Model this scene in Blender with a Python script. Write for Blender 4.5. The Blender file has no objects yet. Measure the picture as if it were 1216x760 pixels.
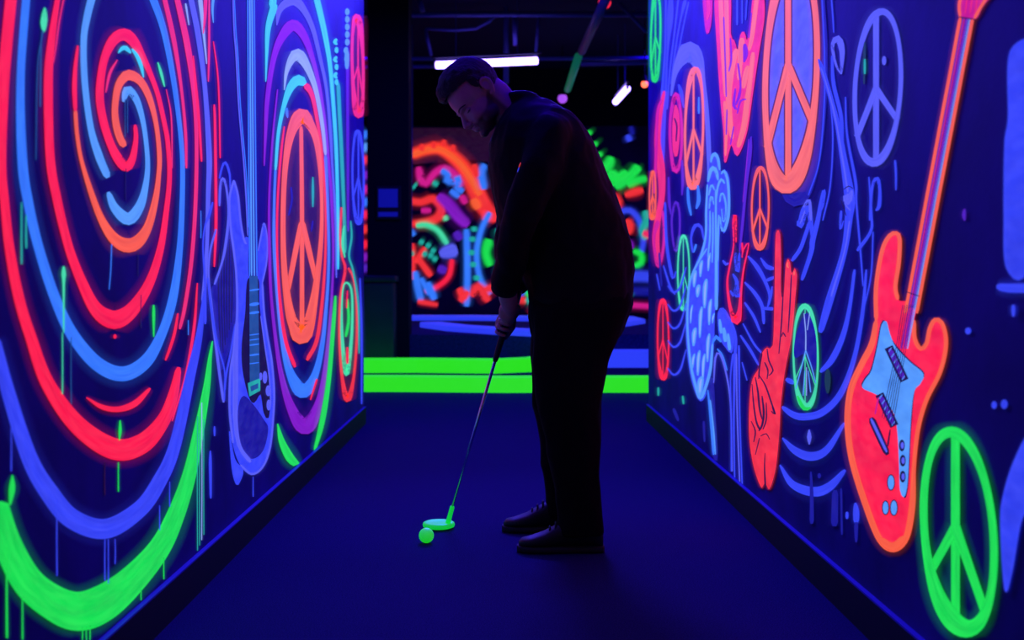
import bpy, bmesh, math, random
from math import sin, cos, pi, radians, sqrt, atan2
from mathutils import Vector, Matrix, noise
from mathutils.geometry import tessellate_polygon
random.seed(7)
S = bpy.context.scene
C = S.collection
F = 1350.0            # focal length in pixels of the 1216 px wide frame
VX, VY = 600.0, 335.0 # vanishing point of the corridor
H = 0.92              # eye height
XL, XR = -0.92, 0.95  # faces of the two mural walls
HB = 0.112            # skirting height
ZL, ZR = F*(-XL)/168, F*XR/170

# ------------------------------------------------------------------ helpers
def lin(c):
    return tuple(((v/255)/12.92 if v/255 <= .04045 else ((v/255+.055)/1.055)**2.4) for v in c)

def newmat(name):
    m = bpy.data.materials.new(name); m.use_nodes = True
    return m, m.node_tree, m.node_tree.nodes['Principled BSDF']

def setspec(b, v):
    k = 'Specular IOR Level'
    if k in b.inputs: b.inputs[k].default_value = v

def plain(name, col, rough=.6, metal=0, spec=.5, nscale=0, namt=.2, emis=0, bump=0, bscale=200, ecol=None):
    m, nt, b = newmat(name)
    c = (*col, 1)
    b.inputs['Base Color'].default_value = c
    b.inputs['Roughness'].default_value = rough
    b.inputs['Metallic'].default_value = metal
    setspec(b, spec)
    if nscale:
        tc = nt.nodes.new('ShaderNodeTexCoord')
        n = nt.nodes.new('ShaderNodeTexNoise'); n.inputs['Scale'].default_value = nscale; n.inputs['Detail'].default_value = 5
        nt.links.new(tc.outputs['Object'], n.inputs['Vector'])
        r = nt.nodes.new('ShaderNodeValToRGB')
        r.color_ramp.elements[0].position = .3; r.color_ramp.elements[1].position = .7
        r.color_ramp.elements[0].color = (*[v*(1-namt) for v in col], 1)
        r.color_ramp.elements[1].color = (*[min(1, v*(1+namt)) for v in col], 1)
        nt.links.new(n.outputs['Fac'], r.inputs['Fac'])
        nt.links.new(r.outputs['Color'], b.inputs['Base Color'])
    if bump:
        tc = nt.nodes.new('ShaderNodeTexCoord')
        n = nt.nodes.new('ShaderNodeTexNoise'); n.inputs['Scale'].default_value = bscale; n.inputs['Detail'].default_value = 3
        nt.links.new(tc.outputs['Object'], n.inputs['Vector'])
        bp = nt.nodes.new('ShaderNodeBump'); bp.inputs['Strength'].default_value = bump; bp.inputs['Distance'].default_value = .01
        nt.links.new(n.outputs['Fac'], bp.inputs['Height'])
        nt.links.new(bp.outputs['Normal'], b.inputs['Normal'])
    if emis:
        b.inputs['Emission Color'].default_value = (*(ecol or col), 1)
        b.inputs['Emission Strength'].default_value = emis
    return m

def fluoro(name, rgb, s=1.0, var=.22, base=.35):
    """fluorescent paint: it re-emits visible light under the black light; 'cover' is how thickly it is sprayed"""
    m, nt, b = newmat(name)
    c = lin(rgb)
    N = nt.nodes.new; L = nt.links.new
    b.inputs['Base Color'].default_value = (*[base*(.55*v+.3) for v in c], 1)
    b.inputs['Roughness'].default_value = .8
    setspec(b, .1)
    uv = N('ShaderNodeUVMap'); uv.uv_map = 'uv'
    mp = N('ShaderNodeMapping'); mp.inputs['Scale'].default_value = (5, 14, 1)
    n = N('ShaderNodeTexNoise'); n.inputs['Scale'].default_value = 1.0; n.inputs['Detail'].default_value = 6; n.inputs['Roughness'].default_value = .62
    L(uv.outputs[0], mp.inputs[0]); L(mp.outputs[0], n.inputs['Vector'])
    mr = N('ShaderNodeMapRange'); mr.inputs[1].default_value = .3; mr.inputs[2].default_value = .7
    mr.inputs[3].default_value = s*(1-var*1.15); mr.inputs[4].default_value = s*(1+var*.35)
    L(n.outputs['Fac'], mr.inputs[0])
    n2 = N('ShaderNodeTexNoise'); n2.inputs['Scale'].default_value = 2.6; n2.inputs['Detail'].default_value = 4
    L(mp.outputs[0], n2.inputs['Vector'])
    cm = N('ShaderNodeValToRGB'); cm.color_ramp.elements[0].position = .35; cm.color_ramp.elements[1].position = .72
    cm.color_ramp.elements[0].color = (*[v*.93 for v in c], 1); cm.color_ramp.elements[1].color = (*[min(1, v*1.02+.018) for v in c], 1)
    L(n2.outputs['Fac'], cm.inputs[0]); L(cm.outputs[0], b.inputs['Emission Color'])
    L(mr.outputs[0], b.inputs['Emission Strength'])
    at = N('ShaderNodeAttribute'); at.attribute_name = 'cover'
    tr = N('ShaderNodeBsdfTransparent'); mx = N('ShaderNodeMixShader')
    out = nt.nodes['Material Output']
    L(at.outputs['Fac'], mx.inputs[0]); L(tr.outputs[0], mx.inputs[1]); L(b.outputs[0], mx.inputs[2])
    L(mx.outputs[0], out.inputs['Surface'])
    m.cycles.emission_sampling = 'NONE'
    return m

PAL = dict(
    red=((255, 20, 46), 1.1), pink=((255, 40, 100), .95), orange=((255, 92, 24), 1.05), orange_red=((255, 44, 30), 1.0),
    peach=((255, 108, 62), 1.05), magenta=((235, 20, 150), .8), purple=((150, 20, 215), .75), violet=((95, 30, 215), .7),
    blue=((50, 70, 252), .95), deep=((12, 18, 170), .7), azure=((46, 122, 255), 1.05), sky=((85, 160, 255), 1.0),
    peri=((92, 100, 255), .9), pale=((150, 180, 255), .95), cyan=((60, 215, 255), .95), teal=((25, 190, 170), .8),
    green=((12, 230, 66), 1.0), lime=((60, 255, 30), 1.0), mint=((70, 240, 170), .9), seafoam=((22, 95, 165), .65),
    dark=((5, 2, 24), .3), plum=((60, 0, 50), .35), navy=((10, 14, 92), .6), ink=((18, 10, 60), .4), moss=((10, 70, 60), .6))
MAT = {}
def M(k):
    if k not in MAT:
        MAT[k] = fluoro(k.replace('_', ' ') + ' fluorescent paint', *PAL[k])
    return MAT[k]

def tag(o, label=None, cat=None, group=None, kind=None):
    if label: o['label'] = label
    if cat: o['category'] = cat
    if group: o['group'] = group
    if kind: o['kind'] = kind
    return o

def link(name, me, mats, parent=None, smooth=False):
    o = bpy.data.objects.new(name, me); C.objects.link(o)
    for m in (mats if isinstance(mats, (list, tuple)) else [mats]): me.materials.append(m)
    if parent: o.parent = parent
    if smooth:
        for p in me.polygons: p.use_smooth = True
    return o

def empty(name, loc=(0, 0, 0)):
    o = bpy.data.objects.new(name, None); C.objects.link(o); o.location = loc
    return o

def bm_obj(name, bm, mats, parent=None, smooth=False):
    bmesh.ops.recalc_face_normals(bm, faces=bm.faces)
    me = bpy.data.meshes.new(name); bm.to_mesh(me); bm.free()
    o = link(name, me, mats, parent, smooth)
    if parent is not None and parent.type == 'EMPTY':
        off = parent.location
        for v in me.vertices: v.co -= off
    return o

def box(bm, lo, hi, bev=0):
    r = bmesh.ops.create_cube(bm, size=1)
    vs = r['verts']
    for v in vs:
        v.co = Vector([(lo[i]+hi[i])/2 + v.co[i]*(hi[i]-lo[i]) for i in range(3)])
    if bev:
        es = list({e for v in vs for e in v.link_edges})
        bmesh.ops.bevel(bm, geom=es, offset=bev, segments=2, affect='EDGES', profile=.6)

def frame(d):
    d = d.normalized(); a = Vector((0, 0, 1)) if abs(d.z) < .9 else Vector((1, 0, 0))
    e1 = d.cross(a).normalized(); return e1, d.cross(e1).normalized()

def tube(bm, pts, rads, seg=14, caps=True):
    """swept tube along a polyline with a radius per point (round closed ends)"""
    pts = [Vector(p) for p in pts]
    if not isinstance(rads, (list, tuple)): rads = [rads]*len(pts)
    rings = []
    n = len(pts)
    e1 = None
    for i in range(n):
        d = (pts[min(i+1, n-1)]-pts[max(i-1, 0)]).normalized()
        if e1 is None: e1, _ = frame(d)
        e1 = (e1 - d*e1.dot(d)).normalized(); e2 = d.cross(e1)
        rings.append([bm.verts.new(pts[i]+(e1*cos(2*pi*k/seg)+e2*sin(2*pi*k/seg))*rads[i]) for k in range(seg)])
    for a, b in zip(rings, rings[1:]):
        for k in range(seg):
            bm.faces.new((a[k], a[(k+1) % seg], b[(k+1) % seg], b[k]))
    if caps:
        bm.faces.new(rings[0][::-1]); bm.faces.new(rings[-1])

def ball(bm, c, r, rot=None, seg=24):
    if not isinstance(r, (list, tuple)): r = (r, r, r)
    mt = Matrix.Translation(Vector(c)) @ (rot.to_4x4() if rot else Matrix()) @ Matrix.Diagonal((*r, 1))
    bmesh.ops.create_uvsphere(bm, u_segments=seg, v_segments=seg//2, radius=1, matrix=mt)

def chain(bm, pts, rads, seg=16):
    tube(bm, pts, rads, seg)
    for p, r in ((pts[0], rads[0]), (pts[-1], rads[-1])): ball(bm, p, r, seg=seg)

def loft(bm, rings, seg=28, p=2.0):
    """rings: (centre, half-extent vector a, half-extent vector b); superellipse sections"""
    R = []
    for c, a, b in rings:
        c, a, b = Vector(c), Vector(a), Vector(b)
        row = []
        for k in range(seg):
            t = 2*pi*k/seg; x, y = cos(t), sin(t)
            q = (abs(x)**p+abs(y)**p)**(-1/p)
            row.append(bm.verts.new(c+a*x*q+b*y*q))
        R.append(row)
    for a, b in zip(R, R[1:]):
        for k in range(seg):
            bm.faces.new((a[k], a[(k+1) % seg], b[(k+1) % seg], b[k]))
    bm.faces.new(R[0][::-1]); bm.faces.new(R[-1])

def remeshed(bm, voxel, smooth=4):
    bmesh.ops.recalc_face_normals(bm, faces=bm.faces)
    me = bpy.data.meshes.new('tmp'); bm.to_mesh(me); bm.free()
    o = bpy.data.objects.new('tmp', me); C.objects.link(o)
    md = o.modifiers.new('r', 'REMESH'); md.mode = 'VOXEL'; md.voxel_size = voxel; md.use_smooth_shade = True
    if smooth:
        s = o.modifiers.new('s', 'SMOOTH'); s.factor = .5; s.iterations = smooth
    dg = bpy.context.evaluated_depsgraph_get(); dg.update()
    out = bpy.data.meshes.new_from_object(o.evaluated_get(dg))
    bpy.data.objects.remove(o); bpy.data.meshes.remove(me)
    for p in out.polygons: p.use_smooth = True
    return out

# ------------------------------------------------------------------ painting on planes
def to_side(X):
    def f(px, py):
        d = F*X/(px-VX)
        return d, max(H+(VY-py)*d/F, HB+.001)
    return f
def to_front(Y):
    def f(px, py): return (px-VX)*Y/F, H+(VY-py)*Y/F
    return f

def cr(pts, closed=False, step=5.0):
    """Catmull-Rom through (x, y, w...) tuples, resampled every few pixels"""
    n = len(pts); out = []
    def P(i):
        if closed: return pts[i % n]
        if i < 0: return tuple(2*a-b for a, b in zip(pts[0], pts[1]))
        if i >= n: return tuple(2*a-b for a, b in zip(pts[-1], pts[-2]))
        return pts[i]
    for i in range(n if closed else n-1):
        a, b, c, d = P(i-1), P(i), P(i+1), P(i+2)
        k = max(2, int(sqrt((c[0]-b[0])**2+(c[1]-b[1])**2)/step)+1)
        k = min(k, 40)
        for j in range(k):
            t = j/k
            out.append(tuple(.5*(2*b[q]+(c[q]-a[q])*t+(2*a[q]-5*b[q]+4*c[q]-d[q])*t*t+(3*b[q]-a[q]-3*c[q]+d[q])*t**3) for q in range(len(b))))
    if not closed: out.append(pts[-1])
    return out

class Motif:
    """one painted motif = one mesh of flat paint on its wall"""
    def __init__(self, mapping, place, state, soft=.5):
        self.soft = soft
        self.f, self.place, self.st = mapping, place, state
        self.v, self.c, self.uv, self.faces, self.mi, self.mats = [], [], [], [], [], []
    def _m(self, col):
        if col not in self.mats: self.mats.append(col)
        return self.mats.index(col)
    def _lay(self):
        self.st[0] += 1
        return .0008+.00001*self.st[0]
    def S(self, col, pts, closed=False, spray=1.0, soft=0, ends=True):  # spray: strength of the overspray and painted glow around the stroke
        pts = [tuple(p)+((3,) if len(p) == 2 else ()) for p in pts]
        soft = soft or self.soft; q = cr(pts, closed); n = len(q); off = self._lay(); mi = self._m(col)
        base = len(self.v); s = 0; K = 7
        for i in range(n):
            x, y, w = q[i]; w = max(w, .6)
            a = q[(i+1) % n] if closed else q[min(i+1, n-1)]
            b = q[(i-1) % n] if closed else q[max(i-1, 0)]
            dx, dy = a[0]-b[0], a[1]-b[1]; L = sqrt(dx*dx+dy*dy) or 1
            nx, ny = -dy/L, dx/L
            h = max(w/2-.25, .3); g = min(11, 2.4+.6*w)*(1 if spray else .15)
            if not closed and ends:
                e = min(i, n-1-i)
                if e == 0: h *= .55
            if closed or 0 < i < n-1:
                c0 = q[i]; t1 = atan2(c0[1]-b[1], c0[0]-b[0]); t2 = atan2(a[1]-c0[1], a[0]-c0[0])
                dt = abs((t2-t1+pi) % (2*pi)-pi)
                if dt > 1e-3:
                    Rc = (L/2)/dt; g = min(g, max(.9, Rc*.9-h))
            o = [(-(h+g), 0), (-(h+soft), .085*spray), (-max(h-soft, h*.6), 1), (0, 1), (max(h-soft, h*.6), 1), (h+soft, .085*spray), (h+g, 0)]  # outer band: airbrush overspray that also paints in a glow around the stroke
            for k, (d, cv) in enumerate(o):
                u, v = self.f(x+nx*d, y+ny*d)
                self.v.append(self.place(u, v, off)); self.c.append(cv); self.uv.append((s, k*.09+self.st[0]*.37))
            s += L/2/320
        m = n if closed else n-1
        for i in range(m):
            j = (i+1) % n
            for k in range(K-1):
                self.faces.append((base+i*K+k, base+i*K+k+1, base+j*K+k+1, base+j*K+k)); self.mi.append(mi)
        return self
    def Fi(self, col, pts, smooth=True, edge=True, spray=.6):
        q = cr([tuple(p[:2]) for p in pts], True) if smooth else [tuple(p[:2]) for p in pts]
        off = self._lay(); mi = self._m(col); base = len(self.v)
        uvs = [self.f(x, y) for x, y in q]
        tris = tessellate_polygon([[Vector((x, y, 0)) for x, y in q]])
        for (u, v) in uvs:
            self.v.append(self.place(u, v, off)); self.c.append(1.0); self.uv.append((u, v))
        for t in tris:
            self.faces.append(tuple(base+i for i in t)); self.mi.append(mi)
        if edge:
            self.S(col, [(x, y, 1.2) for x, y in pts] if smooth else [(x, y, 1.2) for x, y in q], closed=True, spray=spray) if smooth else None
        return self
    def dot(self, col, x, y, rx, ry=None, **k):
        ry = ry or rx
        return self.Fi(col, [(x+rx*cos(t), y+ry*sin(t)) for t in [i*pi/4 for i in range(8)]], **k)
    def lines(self, col, segs, w=1.4, spray=.6):
        for s in segs:
            ww = s[4] if len(s) > 4 else w
            self.S(col, [(s[0], s[1], ww), ((s[0]+s[2])/2+.0, (s[1]+s[3])/2, ww), (s[2], s[3], ww*.7)], spray=spray)
        return self
    def drip(self, col, x, y0, y1, w=2.0):
        return self.S(col, [(x, y0, w*.7), (x+random.uniform(-.4, .4), (y0+y1)/2, w*.8), (x, y1-2, w)], spray=.7)
    def peace(self, col, x0, x1, y0, y1, ws, wt=None, wb=None, bar=None, leg=None, fill=None, junction=.0, outline=None, legang=33):
        """ring measured on the photograph; a true circle on the wall"""
        wt = wt or ws*1.6; wb = wb or wt; bar = bar or ws; leg = leg or bar*1.15
        d0, _ = self.f(x0, VY); d1, _ = self.f(x1, VY); dc = (d0+d1)/2
        X = (x0-VX)*d0/F
        zc = H+(VY-(y0+y1)/2)*dc/F; rz = (y1-y0)/2*dc/F; rd = abs(d1-d0)/2
        def px(t, r=1.0):
            d = dc+rd*r*cos(t); z = zc+rz*r*sin(t)
            return VX+F*X/d, VY-(z-H)*F/d
        # t = 0 is the far side
        cx, cy = px(0, 0)
        cyj = cy+junction
        if fill: self.Fi(fill, [px(i*pi/8) for i in range(16)], edge=False)
        ring = []
        for i in range(20):
            t = 2*pi*i/20; x, y = px(t)
            ux, uy = (x-cx), (y-cy); l = 1
            wv = wt if sin(t) > 0 else wb
            wy = abs(sin(t))**1.8; wx = abs(cos(t))
            w = sqrt((ws*wx)**2+(wv*wy)**2)
            sx = -math.copysign(ws/2*wx, ux); sy = -math.copysign(wv/2*wy, uy)
            ring.append((x+sx, y+sy, w))
        parts = []
        top, bot = px(pi/2, .97), px(-pi/2, .97)
        a1, a2 = px(-radians(legang), .95), px(-pi+radians(legang), .95)
        segs = [([(top[0], top[1]+wt*.4, bar), (cx, cy, bar), (bot[0], bot[1]-wb*.3, bar)])]
        for a in (a1, a2):
            segs.append([(cx, cyj, bar*1.1), ((cx+a[0])/2, (cyj+a[1])/2, leg), (a[0], a[1], leg)])
        if outline:
            for s in segs: self.S(outline, [(p[0], p[1], p[2]+3) for p in s], spray=0)
            self.S(outline, [(p[0], p[1], p[2]+3.5) for p in ring], closed=True, spray=0)
        for s in segs: self.S(col, s, spray=.7, ends=False)
        self.S(col, ring, closed=True)
        return self
    def done(self, name, label, parent):
        me = bpy.data.meshes.new(name)
        me.from_pydata(self.v, [], self.faces)
        at = me.attributes.new('cover', 'FLOAT', 'POINT'); at.data.foreach_set('value', self.c)
        uv = me.uv_layers.new(name='uv')
        li = [0]*len(me.loops); me.loops.foreach_get('vertex_index', li)
        flat = []
        for i in li: flat.extend(self.uv[i])
        uv.data.foreach_set('uv', flat)
        o = link(name, me, [M(k) for k in self.mats], parent)
        me.polygons.foreach_set('material_index', self.mi)
        if label: o['label'] = label
        return o

# ------------------------------------------------------------------ setting
m_wall = plain('dark violet wall paint', (.028, .012, .21), .75, spec=.15, nscale=3, namt=.35, bump=.05, bscale=90)
m_wall_back = plain('dark wall paint', (.05, .015, .06), .8, spec=.1, nscale=2, namt=.3)
m_floor = plain('short blue black carpet', (.022, .014, .125), .95, spec=.05, nscale=260, namt=.45, bump=.7, bscale=420)
m_black = plain('matt black paint', (.006, .005, .012), .6, spec=.25)
m_lit_edge = plain('blue ledge paint', (.05, .05, .5), .5)  # blue colour stands in for light caught on the skirting's top edge
m_ceil = plain('black ceiling paint', (.010, .008, .05), .9, spec=.1)
m_steel = plain('dark steel pipe', (.08, .07, .40), .45, .2)
m_struct = plain('near black plaster', (.01, .008, .02), .85, spec=.1)

def slab(name, lo, hi, mat, label=None, parent=None, bev=0):
    bm = bmesh.new(); box(bm, lo, hi, bev)
    o = bm_obj(name, bm, mat, parent)
    if parent is None: o['kind'] = 'structure'
    if label: o['label'] = label
    return o

slab('floor', (-7, -2, -.1), (7, 18.3, 0), m_floor, 'dark blue carpet floor of the corridor')
slab('ceiling', (-7, -2, 4.35), (7, 18.3, 4.45), m_ceil, 'black ceiling above the pipes')
wall_left = slab('wall_left', (XL-.16, -2, 0), (XL, ZL, 3.9), m_wall, 'dark violet mural wall with painted spiral, left of the corridor')
wall_right = slab('wall_right', (XR, -2, 0), (XR+.16, ZR, 3.9), m_wall, 'dark violet mural wall with red painted guitar, right of the corridor')
wall_back = slab('wall_back', (-7, 18.0, 0), (7, 18.15, 3.39), m_wall_back, 'far wall covered in tangled neon graffiti')
slab('wall_outer', (-7, 18.3, 0), (7, 18.4, 4.35), m_struct, 'black wall above and behind the graffiti wall')
slab('wall_side_left', (-7.1, -2, 0), (-7, 18.3, 4.35), m_struct)
slab('wall_side_right', (7, -2, 0), (7.1, 18.3, 4.35), m_struct)
slab('wall_near', (-7, -2.1, 0), (7, -2, 4.35), m_struct)
for side, x0, x1, z1, xe in (('left', XL, XL+.015, ZL, XL), ('right', XR-.015, XR, ZR, XR)):
    o = slab('baseboard_'+side, (x0, -2, 0), (x1, z1, HB-.006), m_black, 'black skirting along the %s mural wall' % side)
    slab('trim_'+side, (min(x0, x1)-(0 if side == 'right' else 0), -2, HB-.006), (x1, z1, HB-.001), m_lit_edge, 'thin blue ledge on the %s skirting' % side)

# ------------------------------------------------------------------ murals
stL, stR, stB = [0], [0], [0]
def L(): return Motif(to_side(XL), lambda u, v, o: (XL+o, u, v), stL)
def R(): return Motif(to_side(XR), lambda u, v, o: (XR-o, u, v), stR)
def B(): return Motif(to_front(18.0), lambda u, v, o: (u, 18.0-o*3, v), stB, 2.2)

# --- left wall: spiral
m = L()
m.S('red', [(13, -8, 14), (4, 95, 14), (1, 190, 12), (5, 240, 11), (11, 296, 12), (22, 354, 13), (36, 400, 14), (56, 455, 17), (92, 505, 22), (135, 533, 26), (168, 527, 24), (193, 500, 17), (205, 470, 13), (212, 436, 7)])
m.S('azure', [(31, -8, 10), (24, 95, 10), (26, 190, 12), (33, 240, 12), (46, 296, 12), (65, 354, 13), (86, 398, 15), (115, 432, 17), (145, 444, 18), (172, 430, 16), (191, 398, 12), (205, 354, 11), (213, 296, 8), (216, 238, 6.5), (216, 184, 6), (211, 132, 6), (203, 79, 7), (193, 32, 8), (179, -8, 10)])
m.S('red', [(69, -8, 6), (61, 45, 9), (57, 95, 11), (59, 185, 11), (68, 240, 11), (82, 296, 11), (99, 340, 13), (112, 365, 16), (126, 377, 21), (140, 379, 22), (158, 366, 17), (177, 336, 12), (190, 296, 9), (197, 252, 7), (201, 209, 6), (199, 170, 6), (195, 147, 6), (187, 112, 6), (177, 85, 7), (169, 68, 9), (158, 49, 13), (147, 41, 15), (134, 48, 13), (123, 72, 10), (118, 110, 10), (122, 142, 10), (131, 171, 10), (141, 190, 12), (150, 198, 12), (157, 188, 9), (161, 165, 6), (160, 148, 5)])
m.S('pink', [(76, -6, 2), (70, 25, 2), (66, 55, 2), (63, 75, 1)])
m.S('sky', [(110, -8, 10), (103, 20, 9), (99, 48, 8), (100, 95, 8), (107, 150, 8), (117, 185, 10), (128, 211, 9)])
m.S('sky', [(128, 228, 6), (136, 247, 11), (152, 260, 15), (165, 246, 12), (172, 223, 8), (175, 194, 6), (171, 153, 6), (164, 124, 8), (156, 110, 10), (150, 107, 10), (146, 121, 5)])
m.S('orange', [(148, 174, 9), (143, 166, 9), (138, 150, 9), (136, 130, 8), (139, 106, 9), (145, 94, 11), (153, 89, 13), (166, 96, 10), (177, 116, 8), (185, 147, 6), (189, 184, 6), (188, 209, 6), (184, 238, 8), (175, 270, 11), (162, 288, 16), (148, 291, 17), (133, 281, 13), (119, 258, 9), (107, 226, 7), (96, 189, 5), (91, 158, 5), (89, 130, 5)])
m.S('red', [(92, 54, 3), (89, 80, 5), (88, 105, 6), (89, 132, 5)])
m.S('pink', [(194, -6, 6), (206, 47, 6), (215, 105, 4), (220, 158, 4), (221, 200, 3)])
m.S('pink', [(209, -6, 7), (222, 53, 8), (230, 110, 6), (233, 163, 5), (232, 238, 5), (227, 310, 5), (219, 365, 5), (213, 391, 4)])
m.S('red', [(211, 372, 3), (207, 395, 4), (202, 412, 4), (196, 428, 3)])
m.S('red', [(229, 66, 2), (235, 130, 3.5), (239, 192, 3)])
m.S('red', [(234, 336, 2), (230, 390, 4), (220, 445, 3), (204, 500, 2)])
m.S('peri', [(225, -8, 7), (235, 42, 7), (243, 105, 6), (248, 184, 7), (247, 230, 6), (245, 300, 5), (241, 360, 6)])
m.S('blue', [(243, 345, 4), (240, 370, 6), (235, 405, 9), (226, 445, 12), (207, 530, 15), (188, 573, 18), (165, 605, 20), (125, 628, 24), (85, 616, 24), (58, 585, 23), (35, 545, 20), (12, 475, 17), (-8, 402, 15)])
m.S('green', [(-8, 598, 34), (8, 645, 34), (32, 690, 38), (62, 715, 42), (92, 726, 47), (122, 716, 44), (155, 690, 35), (188, 652, 27), (208, 612, 22), (224, 565, 17), (236, 510, 13), (245, 460, 9), (249, 425, 5), (252, 405, 2)])
m.S('red', [(102, 472, 2), (120, 483, 6), (140, 486, 7), (160, 479, 8), (178, 461, 4)])
m.S('pink', [(139, 71, 2), (130, 87, 4), (125, 110, 2)])
m.S('cyan', [(140, 63, 2), (144, 58, 5), (149, 57, 6), (155, 63, 4)])
m.S('cyan', [(156, 58, 3), (162, 66, 5), (167, 78, 5), (170, 92, 2)])
m.S('mint', [(187, 74, 2), (191, 87, 4), (195, 103, 2)])
m.S('pink', [(197, 106, 1), (203, 140, 2), (204, 200, 1.5)])
m.S('pale', [(220, 4, 3), (224, 30, 1.5)]).S('pale', [(237, -4, 6), (241, 34, 4), (245, 76, 1.5)])
m.S('pink', [(244, -4, 5), (243, 20, 4), (241, 40, 1.5)]).S('pink', [(248, -4, 2), (248, 53, 3), (247, 97, 2)])
m.S('sky', [(253, -4, 4), (252, 12, 3), (253, 27, 1)])
m.S('red', [(253, 49, 1.5), (258, 87, 2.2), (260, 126, 2.2), (261, 188, 2)])
m.S('red', [(254, 124, 3), (255, 150, 3.5), (256, 227, 4), (256, 272, 4), (254, 317, 2.5)])
m.S('red', [(136, 397, 4), (136, 402, 5)])
m.done('painted_spiral', 'large painted spiral of red, blue, orange and green rings', wall_left)

m = L()
m.Fi('mint', [(52.5, 9), (55, 24), (51.5, 38), (48, 26)]).S('seafoam', [(50, 36, 3), (48.5, 48, 2), (45, 68, 1.5), (43, 110, 1.4), (42, 190, 1.2)]).S('seafoam', [(48, 50, 2), (47, 127, 2)])
m.drip('teal', 25, 240, 316, 2.6).drip('teal', 30.5, 255, 297, 3)
m.S('mint', [(75, 316, 3), (75, 326, 6), (75, 338, 3.5), (75, 395, 1.6)]).drip('mint', 73.5, 395, 470, 1.4).drip('seafoam', 84, 400, 482, 1.4)
m.drip('seafoam', 148, 118, 165, 1.3).drip('seafoam', 151, 118, 160, 1).drip('navy', 149, 200, 240, 1.3)
m.S('azure', [(132, 290, 1.3), (131, 320, 1.2), (129, 344, 1)], spray=.5).drip('navy', 163.5, 299, 330, 1.4).drip('navy', 167, 350, 392, 1.6)
m.S('green', [(182, 362, 3), (182, 375, 4), (182, 400, 2)])
m.S('green', [(142, 499, 2), (142, 512, 4.5), (141, 523, 1.2)]).drip('green', 140, 549, 586, 1.6).drip('plum', 124, 549, 590, 2)
m.S('green', [(14, 564, 2), (13.5, 580, 8), (11, 600, 3)]).drip('green', 7.5, 650, 760, 3).drip('green', 26, 708, 762, 2)
m.drip('blue', 12.5, 508, 562, 1.6).drip('blue', 67, 592, 686, 1.7).drip('blue', 124, 640, 692, 1.7).drip('blue', 128, 640, 695, 1.6).drip('blue', 136, 640, 672, 1.6).drip('blue', 189, 600, 632, 1.5).drip('blue', 201, 572, 604, 1.5)
m.drip('green', 97, 744, 762, 1.6).drip('green', 102, 744, 762, 1.5).drip('green', 106, 742, 762, 1.5).drip('green', 194, 662, 690, 1.6).drip('green', 167, 700, 715, 1.5)
for x in (234, 236.5, 239, 241.5): m.drip('teal' if x != 239 else 'pale', x, 470+x % 7*8, 656-(x-234)*2.5, 1.0)
m.drip('azure', 223, 380, 400, 1.2).drip('azure', 238, 250, 285, 1.2)
m.done('paint_drips', 'thin teal, green and blue runs of paint around the spiral', wall_left)

# --- left wall: stringed instrument
m = L()
m.Fi('deep', [(271, 256), (275, 300), (279, 350), (279, 380), (273, 410), (262, 440), (257, 415), (251, 370), (250, 345), (258, 330), (267, 293)])
for i in range(6):
    m.S('navy', [(260+i*3, 300+i*4-8*i, 2), (259+i*3.2, 350, 2), (262+i*2.4, 428-i*9, 1.2)], spray=0)
m.S('blue', [(260, 212, 3), (263, 199, 3), (267, 193, 4), (272, 206, 3), (273, 226, 2)])
m.S('peri', [(260, 245, 3), (261, 222, 3.5), (264, 212, 4), (268, 222, 3), (271, 254, 3.5), (267, 293, 4), (262, 315, 3), (254, 338, 3.5)])
m.S('blue', [(252, 240, 3), (247, 258, 4), (243, 267, 2), (240.5, 293, 2.5), (243, 338, 3), (243, 385, 4)])
m.S('peri', [(256, 272, 3), (249, 298, 3), (247, 327, 3), (250, 360, 3.5), (254, 395, 4), (259, 435, 4), (265, 478, 4)])
m.S('blue', [(246, 330, 3), (251, 372, 3), (258, 410, 3), (266, 440, 2), (266, 476, 2)])
m.S('blue', [(279, 385, 3), (274, 415, 3), (268, 445, 3), (266, 465, 3)])
m.done('painted_harp', 'small blue painted stringed instrument with looped frame', wall_left)

m = L()
m.S('deep', [(298, -8, 10), (299, 150, 10), (301, 328, 10)], spray=.4)
for a, b, c, w in ((293.3, 294.6, 296, 1.5), (296, 297.2, 298.2, 2), (298.6, 300, 301.5, 1.8), (301.3, 303, 304.6, 1.5)):
    m.S('sky' if w > 1.6 else 'azure', [(a, -8, w), (b, 180, w), (c, 328, w)], spray=.3)
m.S('peri', [(276, -8, 2), (277.5, 36, 2), (280, 66, 2.5), (283, 126, 2), (289, 195, 2), (292, 240, 2), (293.5, 280, 1.5)], spray=.4)
m.S('azure', [(277.5, -8, 1), (279.5, 36, 1.4), (282, 66, 1.2), (285, 126, 1.4), (291, 195, 1.2), (294, 240, 1.2), (294.5, 270, 1)], spray=.4)
body = [(277, 214), (282, 232), (285, 262), (289, 284), (294, 282), (294.5, 328), (305.5, 328), (306, 298), (309, 282), (313, 265), (317, 285), (316, 311), (311, 336), (313, 370), (317, 399), (322, 428), (325, 465), (324, 494), (320, 532), (311, 555), (298, 563), (285, 552), (276, 526), (272, 486), (273, 442), (278, 408), (281, 370), (280, 327), (277, 298), (273, 267), (272, 235)]
m.Fi('blue', [(272, 512), (278, 545), (288, 558), (284, 572), (280, 575), (275, 556)])
m.Fi('blue', body)
m.Fi('deep', [(289, 470), (300, 480), (314, 500), (318, 510), (312, 535), (299, 545), (287, 535), (282, 505), (283, 480)], edge=False)
m.Fi('dark', [(294, 332), (291, 372), (287, 410), (288, 440), (295, 470), (301, 478), (309, 468), (313, 490), (318, 496), (320, 470), (317, 436), (311, 395), (307, 360), (306, 332)], spray=0)
m.S('peri', body[:4]+[(292, 290)], spray=.5)
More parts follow.
